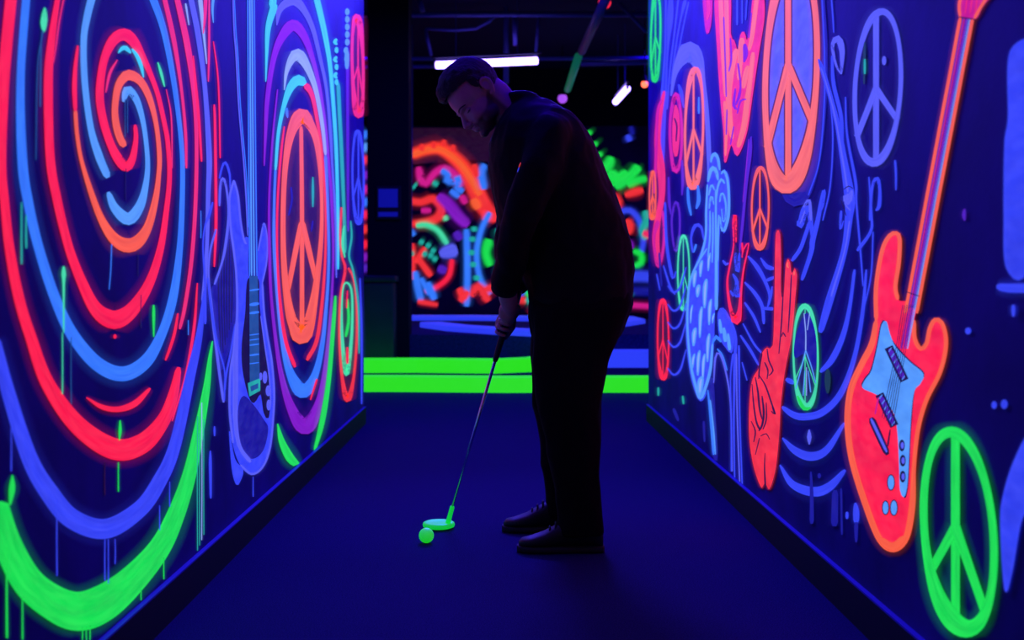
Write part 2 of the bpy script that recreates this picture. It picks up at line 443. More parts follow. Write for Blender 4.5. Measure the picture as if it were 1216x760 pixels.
m.S('peri', [(p[0], p[1], 3.2) for p in (body[22:]+body[:1])], spray=.6)
m.S('peri', [(p[0], p[1], 3) for p in body[12:22]], spray=.6)
m.S('peri', [(281, 380, 4), (279, 420, 7), (279, 460, 7), (279, 500, 6), (284, 530, 5), (297, 549, 6)], spray=.5)
m.S('peri', [(p[0], p[1], 2.2) for p in body[7:13]], spray=.5)
m.S('peri', [(309, 375, 1.5), (314, 410, 2), (319, 445, 2), (321, 480, 1.5)], spray=.3)
m.Fi('seafoam', [(295.5, 328), (305.5, 328), (308, 450), (296, 456)], smooth=False)
for y, h in ((345, 5), (362, 9), (372, 7), (398, 3), (404, 3), (410, 4), (422, 5), (432, 3)):
    m.S('azure', [(295.8, y, h*.5), (307, y-1.5, h*.5)], spray=0)
m.Fi('teal', [(293.5, 455), (308.5, 449), (308.5, 464), (295.5, 471)], smooth=False)
m.Fi('seafoam', [(296.5, 459), (306, 455), (306, 461), (297.5, 465)], smooth=False)
for x, y, a, b in ((314, 448, 2.2, 7), (318, 464, 2.6, 6), (318.5, 481, 2, 6), (309, 447, 1.4, 4)): m.dot('peri', x, y, a, b)
m.S('blue', [(254, 506, 2), (254, 512, 3), (254, 518, 2)]).S('blue', [(249, 535, 2), (249, 550, 4), (249.5, 592, 3)]).drip('blue', 300, 566, 592, 1.5)
m.done('painted_guitar', 'blue painted electric guitar with long neck beside the spiral', wall_left)

# --- left wall: concentric arcs + orange peace sign
m = L()
m.S('cyan', [(326, 5, 10), (318, 32, 7), (316, 66, 4), (315, 97, 1.5)]).S('cyan', [(324, -8, 9), (323, 10, 9)])
m.S('peri', [(328, 30, 2), (331, 13, 7), (339, 4, 10), (350, 1, 12), (361, 13, 8), (371, 34, 6), (379, 66, 5), (387, 105, 4), (392, 158, 4), (394, 195, 3), (398, 260, 3), (399, 330, 2)])
m.S('purple', [(313, 197, 2), (314.5, 163, 4), (317, 116, 6), (324, 71, 7), (333, 46, 10), (347, 30, 14), (360, 42, 10), (371, 71, 6), (379, 105, 5), (385, 147, 5), (390, 195, 4), (394, 250, 4), (395, 320, 3), (389, 410, 5), (379, 475, 9), (363, 506, 20), (346, 486, 12), (332, 438, 6), (322, 359, 4), (319.5, 300, 4), (319, 237, 3), (323, 166, 3), (329, 106, 2)])
m.S('cyan', [(374, -8, 8), (384, 34, 7), (391, 74, 5.5), (395, 118, 5), (399, 184, 4.5), (401, 260, 4), (401, 320, 3)])
m.S('green', [(398, 351, 3), (396, 379, 5), (390, 450, 6), (382, 501, 7), (373, 535, 4)]).S('green', [(329, 503, 2), (334, 524, 8), (344, 544, 11), (354, 553, 7)])
m.S('pale', [(337, 107, 1.5), (339.5, 86, 5), (346, 70, 10), (353, 65, 15), (363, 77, 10), (374, 105, 6), (382, 147, 5), (386, 184, 4)])
m.S('azure', [(386, 184, 4), (388.5, 240, 4), (390, 300, 3.5), (388, 351, 4), (382, 410, 6), (372, 449, 10), (358, 464, 18), (343, 440, 10), (334, 398, 6), (328, 339, 5), (325, 290, 4.5), (325, 240, 3.5), (326.5, 200, 3.5)])
m.S('cyan', [(326.5, 202, 3.5), (330, 158, 4.5), (337, 124, 6), (345, 103, 10), (354, 95, 13), (362, 100, 10)])
m.S('orange_red', [(362, 100, 9), (370, 113, 6), (376, 142, 4.5), (382, 184, 3.5), (386, 250, 3), (385, 320, 3.5), (377, 398, 5), (364, 428, 5)])
m.S('red', [(337, 150, 2), (333, 184, 3), (329, 240, 3), (328.5, 300, 3), (332, 359, 4), (339, 406, 5), (350, 436, 5)])
m.S('red', [(376, 450, 3), (368, 475, 2)])
m.S('azure', [(340, 128, 3), (340, 134, 4), (341, 140, 2)])
m.done('painted_arcs', 'nested violet, cyan and blue painted arcs around the orange peace sign', wall_left)

m = L()
m.Fi('plum', [(357, 135), (343, 165), (336, 230), (338, 330), (350, 390), (357, 402), (366, 390), (378, 330), (382, 240), (375, 165)], edge=False)
m.S('orange', [(357, 150, 5), (358, 250, 5.5), (358, 395, 6)], spray=.6)
m.S('orange', [(358, 262, 7), (350, 300, 7), (341, 347, 6)], spray=.6).S('orange', [(358, 262, 7), (367, 300, 7), (377, 343, 5)], spray=.6)
m.S('orange', [(357, 138, 19), (345, 158, 11), (338, 200, 7), (335.5, 260, 6.5), (337, 320, 7.5), (343, 368, 11), (350, 388, 16), (357, 397, 24), (365, 388, 16), (374, 345, 9), (381, 280, 5.5), (381, 220, 5), (376, 170, 8), (367, 147, 12)], closed=True)
m.S('teal', [(371, 210, 2), (371, 228, 3.5), (371, 246, 2)]).S('deep', [(345, 222, 3), (346, 238, 3), (342, 256, 3)]).S('deep', [(371, 262, 3), (369, 275, 2)])
m.done('painted_peace_sign', 'tall orange painted peace sign inside the nested arcs', wall_left)

m = L()
m.S('teal', [(401, 98, 5), (403, 140, 5), (405, 180, 5), (408, 250, 4.5), (409.5, 300, 4)])
for i, y in enumerate((50, 60, 71, 80, 90, 98)): m.S('cyan', [(400, y+3, 3), (397+i % 2*2, y, 5), (399.5, y-4, 4)], spray=.5)
m.S('violet', [(412, 78, 4), (412.5, 175, 4), (413, 275, 3)])
for y in (14, 23, 32, 41, 50, 60, 70): m.S('sky', [(411.5, y-4, 4), (411+(y % 3-1), y, 6), (411.5, y+4, 4)], spray=.5)
m.S('sky', [(411.5, 60, 6), (411.5, 82, 5)], spray=.5)
m.Fi('plum', [(410, 320), (404, 352), (403, 400), (406, 446), (412, 474), (419, 452), (423, 405), (423, 360), (418, 328)], edge=False)
m.S('orange_red', [(405, 246, 3), (403.5, 280, 3), (405.5, 304, 3), (409.5, 320, 4), (404, 351, 3.5), (402.5, 398, 3.5), (405.5, 446, 4), (412, 474, 8), (419, 452, 4), (423, 406, 3.5), (423, 359, 3.5), (419, 330, 3), (413, 318, 4)])
m.S('teal', [(416, 262, 2), (417, 282, 3), (414, 304, 3), (419, 322, 3), (425, 362, 3), (426, 420, 2)])
m.S('mint', [(406.5, 345, 2), (405.5, 395, 4), (411, 444, 6), (417, 400, 4), (417.5, 350, 3), (412, 336, 3)], closed=True)
m.S('green', [(412, 355, 3), (413.5, 380, 4), (410, 400, 4)]).S('red', [(412, 412, 3), (412, 432, 4)]).S('red', [(412, 345, 2), (411, 366, 2)])
m.S('mint', [(408, 268, 3), (406.5, 290, 4), (409, 306, 2)])
m.S('blue', [(427, 330, 2), (429, 400, 3), (429, 480, 2)])
m.done('painted_bass_guitar', 'small green and orange painted guitar with twisted headstock', wall_left)
m = L().Fi('plum', [(424, 22), (418, 50), (416.5, 90), (420, 130), (425, 138), (430, 120), (432, 80), (429, 40)], edge=False)
m.peace('pink', 415.6, 433, 18, 140, 4, 9, 10, 2.2)
m.done('painted_peace_sign', 'narrow red painted peace sign near the far end of the left wall', wall_left)
m = L().peace('blue', 416.5, 433, 154, 268, 3, 5, 6, 2.2)
m.done('painted_peace_sign', 'narrow blue painted peace sign under the red one', wall_left)

# --- right wall
def rp(name, label, *a, **k):
    mm = R(); mm.peace(*a, **k); return mm.done(name, label, wall_right)

m = R()
for pts in ([(791, -8, 3), (790, 60, 3), (786, 120, 4), (784, 190, 4)], [(797, -8, 5), (796, 20, 8), (793, 60, 3), (790, 120, 4), (787, 200, 4)], [(806, -4, 3), (801, 40, 2.5), (796, 80, 2.5), (792, 130, 3)], [(814, 0, 6), (808, 25, 2.5), (802, 60, 2.5), (797, 100, 2.5)], [(818, 2, 3), (812, 30, 2), (805, 66, 2)]):
    m.S('blue', pts)
m.S('peri', [(797, 114, 3), (802, 86, 7), (810, 70, 16), (819, 62, 26), (828, 72, 17), (834, 95, 8), (839, 130, 6), (842, 180, 6), (843, 235, 4)])
m.S('blue', [(806, 100, 3), (809, 110, 5), (812, 128, 2)]).S('azure', [(830, 115, 2), (830, 135, 3)])
m.done('painted_plume', 'blue painted arch and long feathery strands', wall_right)
rp('painted_peace_sign', 'green painted peace sign at the far top of the right wall', 'green', 771.5, 786, -10, 98, 3, 6, 6, 2.2)

m = R()
m.S('pink', [(789, 108, 4), (783, 140, 7), (781, 170, 8), (785, 200, 10), (786, 232, 8), (781, 262, 8), (779, 285, 9), (782, 312, 6)])
m.S('magenta', [(782, 262, 7), (777, 280, 4), (778, 300, 4), (782, 316, 5), (787, 300, 4), (789, 275, 4), (787, 250, 4)])
m.S('magenta', [(786, 118, 3), (781, 135, 4), (779, 190, 4), (777, 230, 3)])
m.S('magenta', [(803, 112, 6), (797, 135, 4), (796, 165, 4), (799, 195, 5), (803, 203, 7), (808, 190, 4), (810, 160, 4), (808, 130, 4)], closed=True)
m.Fi('pink', [(802, 125), (799, 150), (800, 180), (804, 185), (807, 160), (806, 135)])
m.S('plum', [(801, 140, 2), (804, 150, 2), (803, 168, 2)], spray=0)
m.S('violet', [(803, 240, 4), (798, 258, 3), (799, 282, 3), (803, 298, 4), (807, 278, 3), (807, 252, 3)], closed=True)
m.S('violet', [(794, 210, 3), (795, 240, 4), (797, 255, 2)]).S('violet', [(810, 190, 3), (811, 215, 4), (810, 232, 2)])
m.done('painted_flower', 'magenta painted swirl of petals near the far edge', wall_right)
rp('painted_peace_sign', 'peach painted peace sign under the blue arch', 'peach', 812, 837, 80, 226, 3.4, 8, 9, 2.8, leg=3.4)
rp('painted_peace_sign', 'tiny orange painted peace sign at the wall end', 'orange', 770.3, 780, 202, 262, 2.2, 4, 6, 1.6)
rp('painted_peace_sign', 'narrow mint green painted peace sign low on the wall', 'mint', 804, 820, 278, 370, 2.2, 4, 5, 1.3)
rp('painted_peace_sign', 'red painted peace sign low at the far end', 'red', 780, 795.5, 354, 452, 2.3, 5, 6, 1.5, fill='plum')

m = R()
for i, y in enumerate((345, 367, 388, 410, 443)):
    m.S('blue', [(793-i*.0, y-6, 1.5), (800, y+2, 3), (808, y-4, 3), (815, y-28, 1.5)])
m.S('blue', [(780, 325, 2), (784, 345, 2)]).S('blue', [(788, 315, 2), (796, 340, 3), (802, 350, 2)]).S('blue', [(790, 240, 3), (792, 290, 4), (799, 330, 4), (803, 322, 2)])
m.S('deep', [(783, 300, 3), (786, 340, 3)]).S('blue', [(823, 300, 3), (821, 282, 3), (826, 268, 5), (833, 270, 4), (836, 285, 2)]).S('azure', [(827, 290, 4), (824, 300, 2)])
m.S('azure', [(817, 222, 3), (818, 240, 4), (821, 256, 3)]).S('azure', [(829, 220, 3), (830, 238, 5), (827, 248, 3)])
m.S('teal', [(782, 460, 3), (782, 470, 3)]).S('teal', [(811, 470, 3), (812, 480, 3)]).S('deep', [(800, 485, 5), (806, 500, 4)]).S('deep', [(836, 500, 4), (837, 525, 3)])
m.done('painted_ripples', 'thin blue painted ripples below the small peace signs', wall_right)

# cyan mushroom cluster
m = R()
m.Fi('blue', [(849, 181), (854, 188), (856, 204), (861, 202), (866, 212), (867, 237), (865, 262), (860, 277), (856, 268), (854, 290), (853, 350), (849, 369), (848, 402), (846, 429), (841, 461), (832, 476), (822, 452), (816, 412), (815, 370), (819, 340), (826, 316), (833, 298), (838, 280), (838, 250), (841, 215), (844, 190)], spray=1)
m.Fi('deep', [(839, 455), (844, 500), (846, 540), (852, 547), (850, 500), (847, 450)])
m.Fi('blue', [(853, 372), (859, 366), (867, 378), (872, 400), (869, 419), (862, 412), (855, 400)])
SK = [[(844.5, 193, 3), (846, 186, 4), (849.4, 183, 5), (853, 189, 4), (855, 202, 3)], [(841, 216, 3), (843.5, 205, 5), (847, 199.5, 6), (851, 204, 5), (853, 214, 3)], [(842, 232, 2), (844, 223, 3), (846, 220, 3.5), (849, 226, 2)], [(842.5, 248, 2), (844, 236, 3), (846, 234, 3), (848, 243, 2)],
 [(840.5, 219, 2.5), (839, 249, 3), (838.5, 278, 3), (834.6, 298, 3), (829, 313, 2)], [(843.5, 250, 2), (843.5, 280, 2.5), (841, 305, 2)], [(847, 252, 2), (847, 280, 2.5), (846, 312, 2)], [(850.5, 225, 2.5), (850.5, 270, 3), (851, 310, 4), (851, 368, 4.5)],
 [(851, 236, 2), (853, 221, 3), (857, 213, 4), (861, 218, 3)], [(856.7, 207, 2), (860, 203, 4), (864, 212, 3.5), (866, 235, 3.5), (865, 258, 4), (860, 274, 4), (857, 270, 3), (855.3, 257, 2)], [(855, 240, 2), (857, 230, 3), (860, 232, 3), (862.5, 245, 2.5), (861, 261, 2.5), (858.5, 262, 2), (857.5, 248, 2)], [(854, 255, 2), (853, 280, 3), (852.5, 310, 3)],
 [(840, 295, 2), (828, 314, 3), (820, 334, 3), (817, 360, 3), (817, 395, 3), (821, 435, 3.5), (827.5, 462, 4), (832, 473, 4), (837.5, 462, 4), (844, 438, 4), (846.5, 408, 3)]]
for p_ in SK: m.S('sky', p_, spray=.4)
for x, a, b, w_ in ((825, 321, 341, 5.5), (832.5, 309, 329, 5), (842, 300, 322, 4), (837.5, 331, 366, 6), (829, 338, 353, 6), (843, 355, 386, 5), (847, 372, 384, 3), (824.5, 389, 411, 6), (832, 364, 401, 5), (829.5, 416, 446, 5), (823.5, 420, 437, 4), (835.5, 420, 451, 4.5), (841, 396, 430, 5), (832, 447, 470, 8), (821, 362, 384, 3)):
    m.S('sky', [(x+2, a, w_*.6), (x+.3, a*.7+b*.3, w_), (x-.6, b, w_*.6)], spray=.3)
    m.S('pale', [(x+1.2, a+3, w_*.25), (x, a*.6+b*.4, w_*.4), (x-.6, b-4, w_*.2)], spray=0)
for x, a, b, w_ in ((856, 379, 396, 5), (861, 389, 406, 6), (866, 396, 416, 5)): m.S('sky', [(x-1, a, w_*.7), (x+1, b, w_)], spray=.3)
m.S('azure', [(846, 408, 3), (851, 400, 5), (857, 406, 4)]).S('azure', [(841, 463, 2), (845, 500, 4), (848, 540, 3)]).S('sky', [(844, 475, 1.5), (848, 512, 2), (850, 540, 1.5)])
m.done('painted_mushrooms', 'pale blue painted cluster of curled mushrooms on a stem', wall_right)
m = R()
m.S('azure', [(852, 414, 2), (858, 422, 3), (864, 440, 2)]).S('peri', [(848, 455, 1.5), (850, 425, 3), (855, 420, 3), (862, 440, 2.5), (868, 480, 2), (870, 560, 2)])
m.S('blue', [(856, 366, 3), (866, 378, 4), (874, 400, 4), (873, 430, 4), (872, 500, 2.5), (873, 572, 2)])
m.S('blue', [(871, 420, 3), (868, 450, 2), (869, 500, 2), (869, 560, 2)]).S('peri', [(875, 420, 2), (876, 490, 2), (879, 575, 2)]).S('blue', [(878, 410, 3), (879, 490, 2), (882, 580, 2)])
m.done('painted_stems', 'long blue painted stems running down to the skirting', wall_right)

# pink hand at the top
m = R()
m.Fi('pink', [(850, -8), (853, 66), (856, 113), (860, 158), (861.5, 193), (869, 172), (876, 185), (887, 158), (894, 113), (901, 66), (908, 20), (906, -8), (896, -8), (892, 25), (888, 48), (884, 38), (880, 42), (877, 60), (872, 48), (868, 40), (867, -8)])
for pts in ([(856, -8, 4), (859, 60, 4), (862, 115, 3)], [(863, -8, 4), (864, 60, 4), (865, 105, 3)], [(900, -8, 4), (894, 40, 4), (890, 60, 3)], [(875, 58, 5), (870, 80, 5), (866, 110, 5), (867, 140, 5), (870, 165, 4)], [(882, 45, 5), (880, 65, 5), (878, 95, 4)], [(889, 78, 4), (886, 90, 5), (883, 105, 4)], [(895, 62, 4), (892, 90, 4), (888, 120, 5), (884, 150, 5), (877, 175, 4)], [(861, 120, 3), (863, 150, 3), (862, 185, 2)]):
    m.S('peach', [(q[0], q[1], q[2]*1.45) for q in pts], spray=.4)
for pts in ([(860, 20, 1.5), (862, 80, 1.5), (863, 115, 1.5)], [(868, 45, 1.5), (869, 70, 2), (866, 85, 1.5)], [(885, 52, 4), (886, 64, 5), (884, 74, 2)], [(877, 75, 2), (880, 100, 2), (878, 115, 3), (874, 125, 2)], [(874, 105, 2), (872, 125, 3), (876, 130, 2)], [(887, 118, 1.5), (880, 120, 2), (876, 135, 1.5)], [(893, 15, 1.5), (890, 45, 1.5)], [(872, 150, 1.5), (868, 172, 1.5)], [(863, 160, 1.5), (864, 130, 1.5)]):
    m.S('purple', [(q[0], q[1], q[2]*1.3) for q in pts], spray=.3)
m.S('blue', [(876, -6, 3), (876, 30, 3)]).S('blue', [(882, -6, 2), (882, 28, 2)]).S('blue', [(888, -6, 2), (886, 24, 2)])
m.done('painted_hand', 'pink painted hand with two raised fingers high on the wall', wall_right)
m = R()
m.Fi('magenta', [(836, -8), (837, 20), (840, 40), (844, 32), (846, 10), (845, -8)]).S('pink', [(841, -6, 4), (842, 12, 5), (840, 24, 3)])
m.done('painted_drop', 'small magenta painted drop beside the pink hand', wall_right)

# big orange peace sign on a blue disc
m = R()
m.S('deep', [(978, -8, 4), (980, 60, 8), (976, 130, 12), (966, 190, 18), (948, 232, 26), (932, 222, 14), (912, 190, 8)], spray=1.6)
m.peace('peach', 905.5, 975, -49, 230, 7.6, 14, 22, 7.5, leg=8.2, fill='peri', junction=-14, outline='plum')
m.done('painted_peace_sign', 'largest orange painted peace sign on a blue disc', wall_right)
rp('painted_peace_sign', 'small orange painted peace sign between the two painted hands', 'orange', 892, 915, 197, 298, 2.8, 5, 7, 2.2, leg=3)
rp('painted_peace_sign', 'blue painted peace sign near the guitar neck', 'peri', 1013, 1074, 12, 198, 6, 9, 11, 7.5, leg=7.5)
m = R().S('moss', [(1028, 50, 2), (1027.5, 72, 4), (1027, 100, 2)]).S('teal', [(1028, 70, 3), (1028, 88, 3)]).dot('peri', 1051, 72, 2, 5).S('blue', [(1064, 190, 3), (1065, 205, 3), (1065, 226, 2)])
m.dot('blue', 1151, 393, 3, 3.5).dot('blue', 1182, 481, 2.6, 4).dot('blue', 1194, 480, 3.4, 5).S('violet', [(1147, 248, 3), (1146, 255, 5), (1147, 262, 3)])
m.done('paint_splashes', 'scattered small blue and violet paint spots', wall_right)

# blue figure
m = R()
m.S('blue', [(948, 262, 3), (951, 268, 8), (957, 248, 9), (962, 252, 7), (966, 285, 4)]).S('peri', [(955, 246, 4), (962, 238, 4), (964, 262, 4)])
m.S('blue', [(963, 262, 5), (957, 280, 5), (951, 296, 5), (941, 310, 5)]).S('blue', [(978, 226, 2), (976, 240, 5), (972, 262, 6), (966, 285, 7), (964, 300, 6), (953, 333, 5)])
m.S('blue', [(975, 240, 3), (980, 226, 4), (978, 245, 3), (974, 252, 2)])
m.S('blue', [(988, -6, 2), (990, 20, 2), (991, 39, 1.5)]).S('blue', [(973, 70, 3), (978, 84, 6), (988, 118, 6), (996, 150, 7), (1003, 190, 9), (1010, 235, 13), (1009, 258, 10), (1003, 300, 8), (985, 360, 10), (975, 395, 7)])
m.S('peri', [(1000, 88, 3), (1001, 60, 7), (996, 46, 9), (990, 52, 5), (991, 66, 4), (995, 80, 3), (1000, 88, 2)], spray=.6)
m.S('blue', [(989, 66, 3), (991, 100, 5), (1000, 140, 5), (1001, 185, 4)]).S('blue', [(1005, 115, 2), (1007, 160, 3), (1017, 215, 4), (1018, 240, 3), (1023, 300, 2.5), (1026, 340, 2)])
m.S('blue', [(1033, 210, 2), (1036, 255, 3), (1035, 275, 4), (1019, 298, 5)]).S('blue', [(1034, 262, 3), (1037, 222, 4), (1043, 212, 5), (1046, 225, 4), (1045, 245, 5), (1041, 250, 3)])
m.S('blue', [(977, -6, 2), (980, 60, 2), (980, 118, 2), (974, 190, 2), (961, 232, 2)]).S('blue', [(986, 110, 1.5), (990, 160, 2), (987, 220, 2), (978, 262, 2)])
m.S('blue', [(1038, 275, 2), (1035, 330, 2), (1022, 385, 2)]).S('blue', [(1000, 250, 4), (999, 272, 3), (1003, 262, 2)]).S('peri', [(1004, 232, 7), (1008, 240, 8), (1013, 226, 5)])
m.S('peri', [(976, 80, 1.5), (986, 112, 2), (994, 145, 2), (1001, 185, 2.5), (1008, 228, 3)], spray=.3).S('peri', [(1010, 262, 2), (1004, 298, 2), (988, 352, 2.5)], spray=.3)
m.S('peri', [(951, 266, 2), (957, 250, 2.5)], spray=.3).S('peri', [(1008, 230, 4), (1005, 242, 3), (1011, 250, 2)], spray=.3).S('ink', [(1003, 225, 1.2), (1009, 221, 1.2), (1014, 224, 1)], spray=0).S('ink', [(1000, 238, 1.2), (1006, 256, 1.2)], spray=0)
m.done('painted_figure', 'blue painted swirling dancer with hooked ribbons', wall_right)
m = R()
m.S('blue', [(975, 442, 5), (989, 427, 8), (1002, 399, 7), (1010, 365, 5), (1016, 320, 4)])
m.S('blue', [(929.5, 483, 5), (942, 492, 8), (955, 495, 9), (977, 490, 9), (999, 468, 8), (1015, 427, 6), (1025, 375, 5), (1030, 320, 3)])
m.S('blue', [(930, 520, 3), (945, 535, 9), (964, 542, 11), (983, 534, 9), (1004, 502, 4)])
m.S('blue', [(927, 552, 3), (942, 575, 9), (967, 584, 12), (986, 578, 11), (1005, 558, 5)])
m.S('blue', [(934, 450, 6), (944, 455, 7)]).S('peri', [(962, 510, 2), (962, 519, 6), (962, 528, 2)]).S('moss', [(984, 438, 5), (984, 452, 8), (984, 467, 4)])
m.S('deep', [(964, 560, 3), (965, 590, 5), (965, 622, 6)]).S('deep', [(974, 562, 5), (974, 568, 5)]).S('deep', [(993, 582, 8), (992, 625, 9)], spray=1.4).S('deep', [(1000, 580, 3), (1001, 635, 3)])
m.S('blue', [(1017, 597, 4), (1018, 608, 8), (1018, 622, 7)]).S('deep', [(1018, 620, 6), (1018, 644, 4)]).dot('blue', 1007, 612, 1.5, 4)
m.done('painted_ripples', 'broad blue painted ripples below the green peace sign', wall_right)
m = R()
for pts in ([(889, 304, 3), (900, 317, 6), (909, 333, 5), (915, 350, 4), (914, 362, 3)], [(885, 335, 3), (897, 348, 5), (906, 364, 5), (908, 385, 4)], [(904, 306, 2), (912, 317, 6), (921, 319, 5)], [(909, 334, 4), (921, 329, 5)], [(906, 366, 4), (921, 367, 5)], [(918, 340, 2), (916, 352, 4), (912, 366, 2)], [(885, 359, 3), (896, 376, 4), (904, 395, 3)], [(880, 398, 3), (892, 416, 4), (902, 434, 3)], [(883, 384, 2), (896, 408, 3), (906, 420, 3)], [(882, 430, 2), (888, 452, 2)], [(859, 309, 3), (863, 314, 4), (866, 312, 2)]):
    m.S('blue', pts)
m.done('painted_leaves', 'blue painted branching leaf stalks left of the red hand', wall_right)

m = R()
m.S('violet', [(893, 162, 2), (891, 182, 6), (887, 219, 4), (882, 272, 4), (879, 300, 2)])
m.S('purple', [(890, 165, 1), (887, 200, 1.5), (883, 240, 1)], spray=.3)
m.Fi('ink', [(873, 290), (868, 320), (865, 338), (869, 365), (876, 372), (882, 350), (885, 310), (879, 300)], edge=False)
m.S('red', [(875, 288, 2), (874, 256, 4), (871.5, 266, 3), (872, 291, 2), (867, 318, 2.5), (864.5, 336, 3), (867, 360, 4), (871, 375, 6), (875, 380, 12), (879, 370, 6), (881, 345, 3), (884, 320, 2.5), (890, 289, 2), (884, 296, 2), (882, 306, 2)])
m.S('red', [(882, 288, 3), (883, 300, 3)])
m.S('blue', [(875, 300, 4), (874, 312, 3), (877, 322, 5), (879, 300, 3)]).S('blue', [(871, 325, 3), (876, 335, 5), (874, 348, 5), (878, 352, 4), (877, 338, 3)]).S('blue', [(868, 345, 3), (872, 352, 4)])
m.done('painted_hand', 'small violet hand outlined in red holding a wand', wall_right)

# red peace hand
m = R()
hand = [(925, 273), (928, 278), (929, 310), (929, 345), (931, 352), (933, 322), (934, 312), (937, 307), (940, 312), (941.5, 324), (944.5, 318), (948, 326), (946, 356), (942, 398), (934, 440), (929, 480), (927, 516), (923, 555), (917, 578), (913, 581), (909.5, 574), (906, 580), (901, 572), (894, 548), (890, 516), (890.5, 476), (894, 450), (902, 436), (906, 418), (912, 412), (918, 410), (920, 364), (921, 300), (922, 277)]
m.Fi('orange_red', hand)
for pts in ([(931, 350, 1.5), (929, 385, 2), (926, 420, 1.2)], [(941, 326, 1.5), (939, 365, 2), (937, 395, 1.2)], [(929, 400, 1.2), (931, 395, 2), (934, 400, 1.5)], [(912, 414, 1.5), (914, 428, 2), (919, 440, 2), (914, 446, 1.5)], [(906, 420, 1.5), (903, 436, 2), (902, 450, 2)], [(902, 445, 1.2), (910, 458, 2), (917, 478, 2.2), (922, 492, 2)], [(898, 448, 1.5), (901, 465, 2.5), (903, 485, 2.5), (906, 498, 2)], [(894, 456, 1.2), (896, 480, 2), (899, 500, 2.5), (903, 510, 3)], [(906, 470, 2), (908, 490, 3), (906, 505, 3), (902, 512, 2)], [(911, 478, 1.5), (911, 498, 2), (907, 510, 2)], [(893, 500, 1), (898, 512, 2), (896, 525, 1.5)], [(918, 483, 1.5), (921, 492, 2.5), (917, 488, 1.5)], [(903, 520, 1.5), (898, 540, 1.2)], [(904, 518, 1.5), (911, 515, 1.5), (915, 522, 1.2)], [(909.5, 538, 1), (909, 556, 2), (910, 578, 2.5)], [(909, 430, 2), (913, 440, 2), (912, 450, 1.5)]):
    m.S('ink', pts, spray=0)
m.S('plum', [(p[0], p[1], 1.0) for p in hand], closed=True, spray=0)
m.S('peach', [(937, 311, 1.5), (936, 316, 2.5), (938, 318, 1.5)], spray=0).S('peach', [(944.5, 322, 1.5), (944, 327, 2.2)], spray=0)
m.done('painted_hand', 'bright red painted hand making a two finger peace gesture', wall_right)

m = R()
m.peace('mint', 942, 974, 360, 487, 3, 7, 9, .8, leg=.8, fill='navy')
m.Fi('deep', [(958, 372), (946, 400), (945, 425), (958, 420), (969, 440), (971, 410), (967, 385)], edge=False)
m.S('pale', [(956, 372, 1.3), (958, 395, 1.3), (958, 418, 1.6)], spray=.3).S('pale', [(963, 370, 1), (960, 392, 1)], spray=.3)
m.S('sky', [(958, 416, 1.6), (952, 440, 1.5), (946, 462, 1.5)], spray=.3).S('sky', [(958, 416, 1.6), (965, 436, 1.5), (970, 455, 1.5)], spray=.3)
m.S('sky', [(957, 440, 1), (955, 470, 1.8)], spray=.2).S('pale', [(959, 436, 1), (959, 470, 1.2)], spray=.2).S('sky', [(961, 440, 1), (964, 466, 1.8)], spray=.2)
m.S('green', [(948, 470, 3), (956, 485, 5), (964, 484, 3)])
m.done('painted_peace_sign', 'mint ringed painted peace sign with a dark blue centre beside the red hand', wall_right)

# red guitar
m = R()
gb = [(1042, 380), (1042, 340), (1049, 298), (1058, 280), (1066, 277), (1070, 284), (1069, 312), (1065, 340), (1068, 356), (1075, 358), (1091, 360), (1087, 380), (1088, 402), (1095, 414), (1102, 408), (1106, 390), (1112, 380), (1120, 383), (1125, 400), (1124, 420), (1117, 445), (1102, 475), (1092, 510), (1087, 555), (1085, 600), (1078, 638), (1063, 652), (1046, 640), (1028, 595), (1013, 545), (1008, 500), (1012, 462), (1025, 432), (1037, 408)]
m.Fi('red', gb)
m.S('orange', [(p[0], p[1], 5.5) for p in gb[:9]], spray=.8).S('orange', [(p[0], p[1], 5.5 if i < 13 else 8) for i, p in enumerate(gb[11:])]+[(1042, 380, 5.5)], spray=.8)
m.S('orange', [(1046, 640, 8), (1062, 649, 10), (1077, 637, 8)], spray=0)
m.Fi('ink', [(1076, 366), (1142, 20), (1158, 20), (1091, 366)], smooth=False)
neck = lambda t, k: (1076+66*t+k*(15+1*t), 372-352*t)
for k, col, w in ((.34, 'magenta', 1.6), (.5, 'purple', 2.2), (.64, 'peri', 1.4), (.76, 'sky', 1.6), (.24, 'violet', 1.4)):
    a, b, c = neck(-.12, k), neck(.5, k), neck(1, k)
    m.S(col, [(a[0], a[1], w), (b[0], b[1], w), (c[0], c[1], w)], spray=.2)
for k in (.04, .96):
    a, b, c = neck(.0, k), neck(.5, k), neck(1, k)
    m.S('orange', [(a[0], a[1], 4.5), (b[0], b[1], 4.5), (c[0], c[1], 4.5)], spray=.9)
m.Fi('magenta', [(1142, 18), (1141, 5), (1144, -8), (1178, -8), (1168, 8), (1160, 22)])
m.S('orange', [(1142, 20, 4), (1141, 6, 4), (1144, -8, 4)]).S('orange', [(1159, 22, 4), (1167, 8, 4), (1177, -8, 4)])
for x in (1150, 1156, 1162): m.S('pink', [(x-2, 16, 1), (x+1, -6, 2)], spray=0)
m.S('ink', [(1141, 20, 1.6), (1160, 23, 1.6)], spray=0).S('ink', [(1077, 346, 1.2), (1094, 352, 1.2)], spray=0)
pg = [(1054, 382), (1058, 396), (1065, 412), (1082, 430), (1098, 444), (1094, 456), (1087, 465), (1083, 500), (1080, 560), (1078, 582), (1075, 590), (1071, 582), (1070, 555), (1068, 515), (1064, 492), (1052, 474), (1038, 466), (1026, 460), (1030, 450), (1037, 440), (1044, 412), (1049, 386)]
m.Fi('ink', [(p[0]+(1.5 if p[0] > 1062 else -1.5), p[1]+(-1.5 if p[1] < 470 else 2)) for p in pg], edge=False)
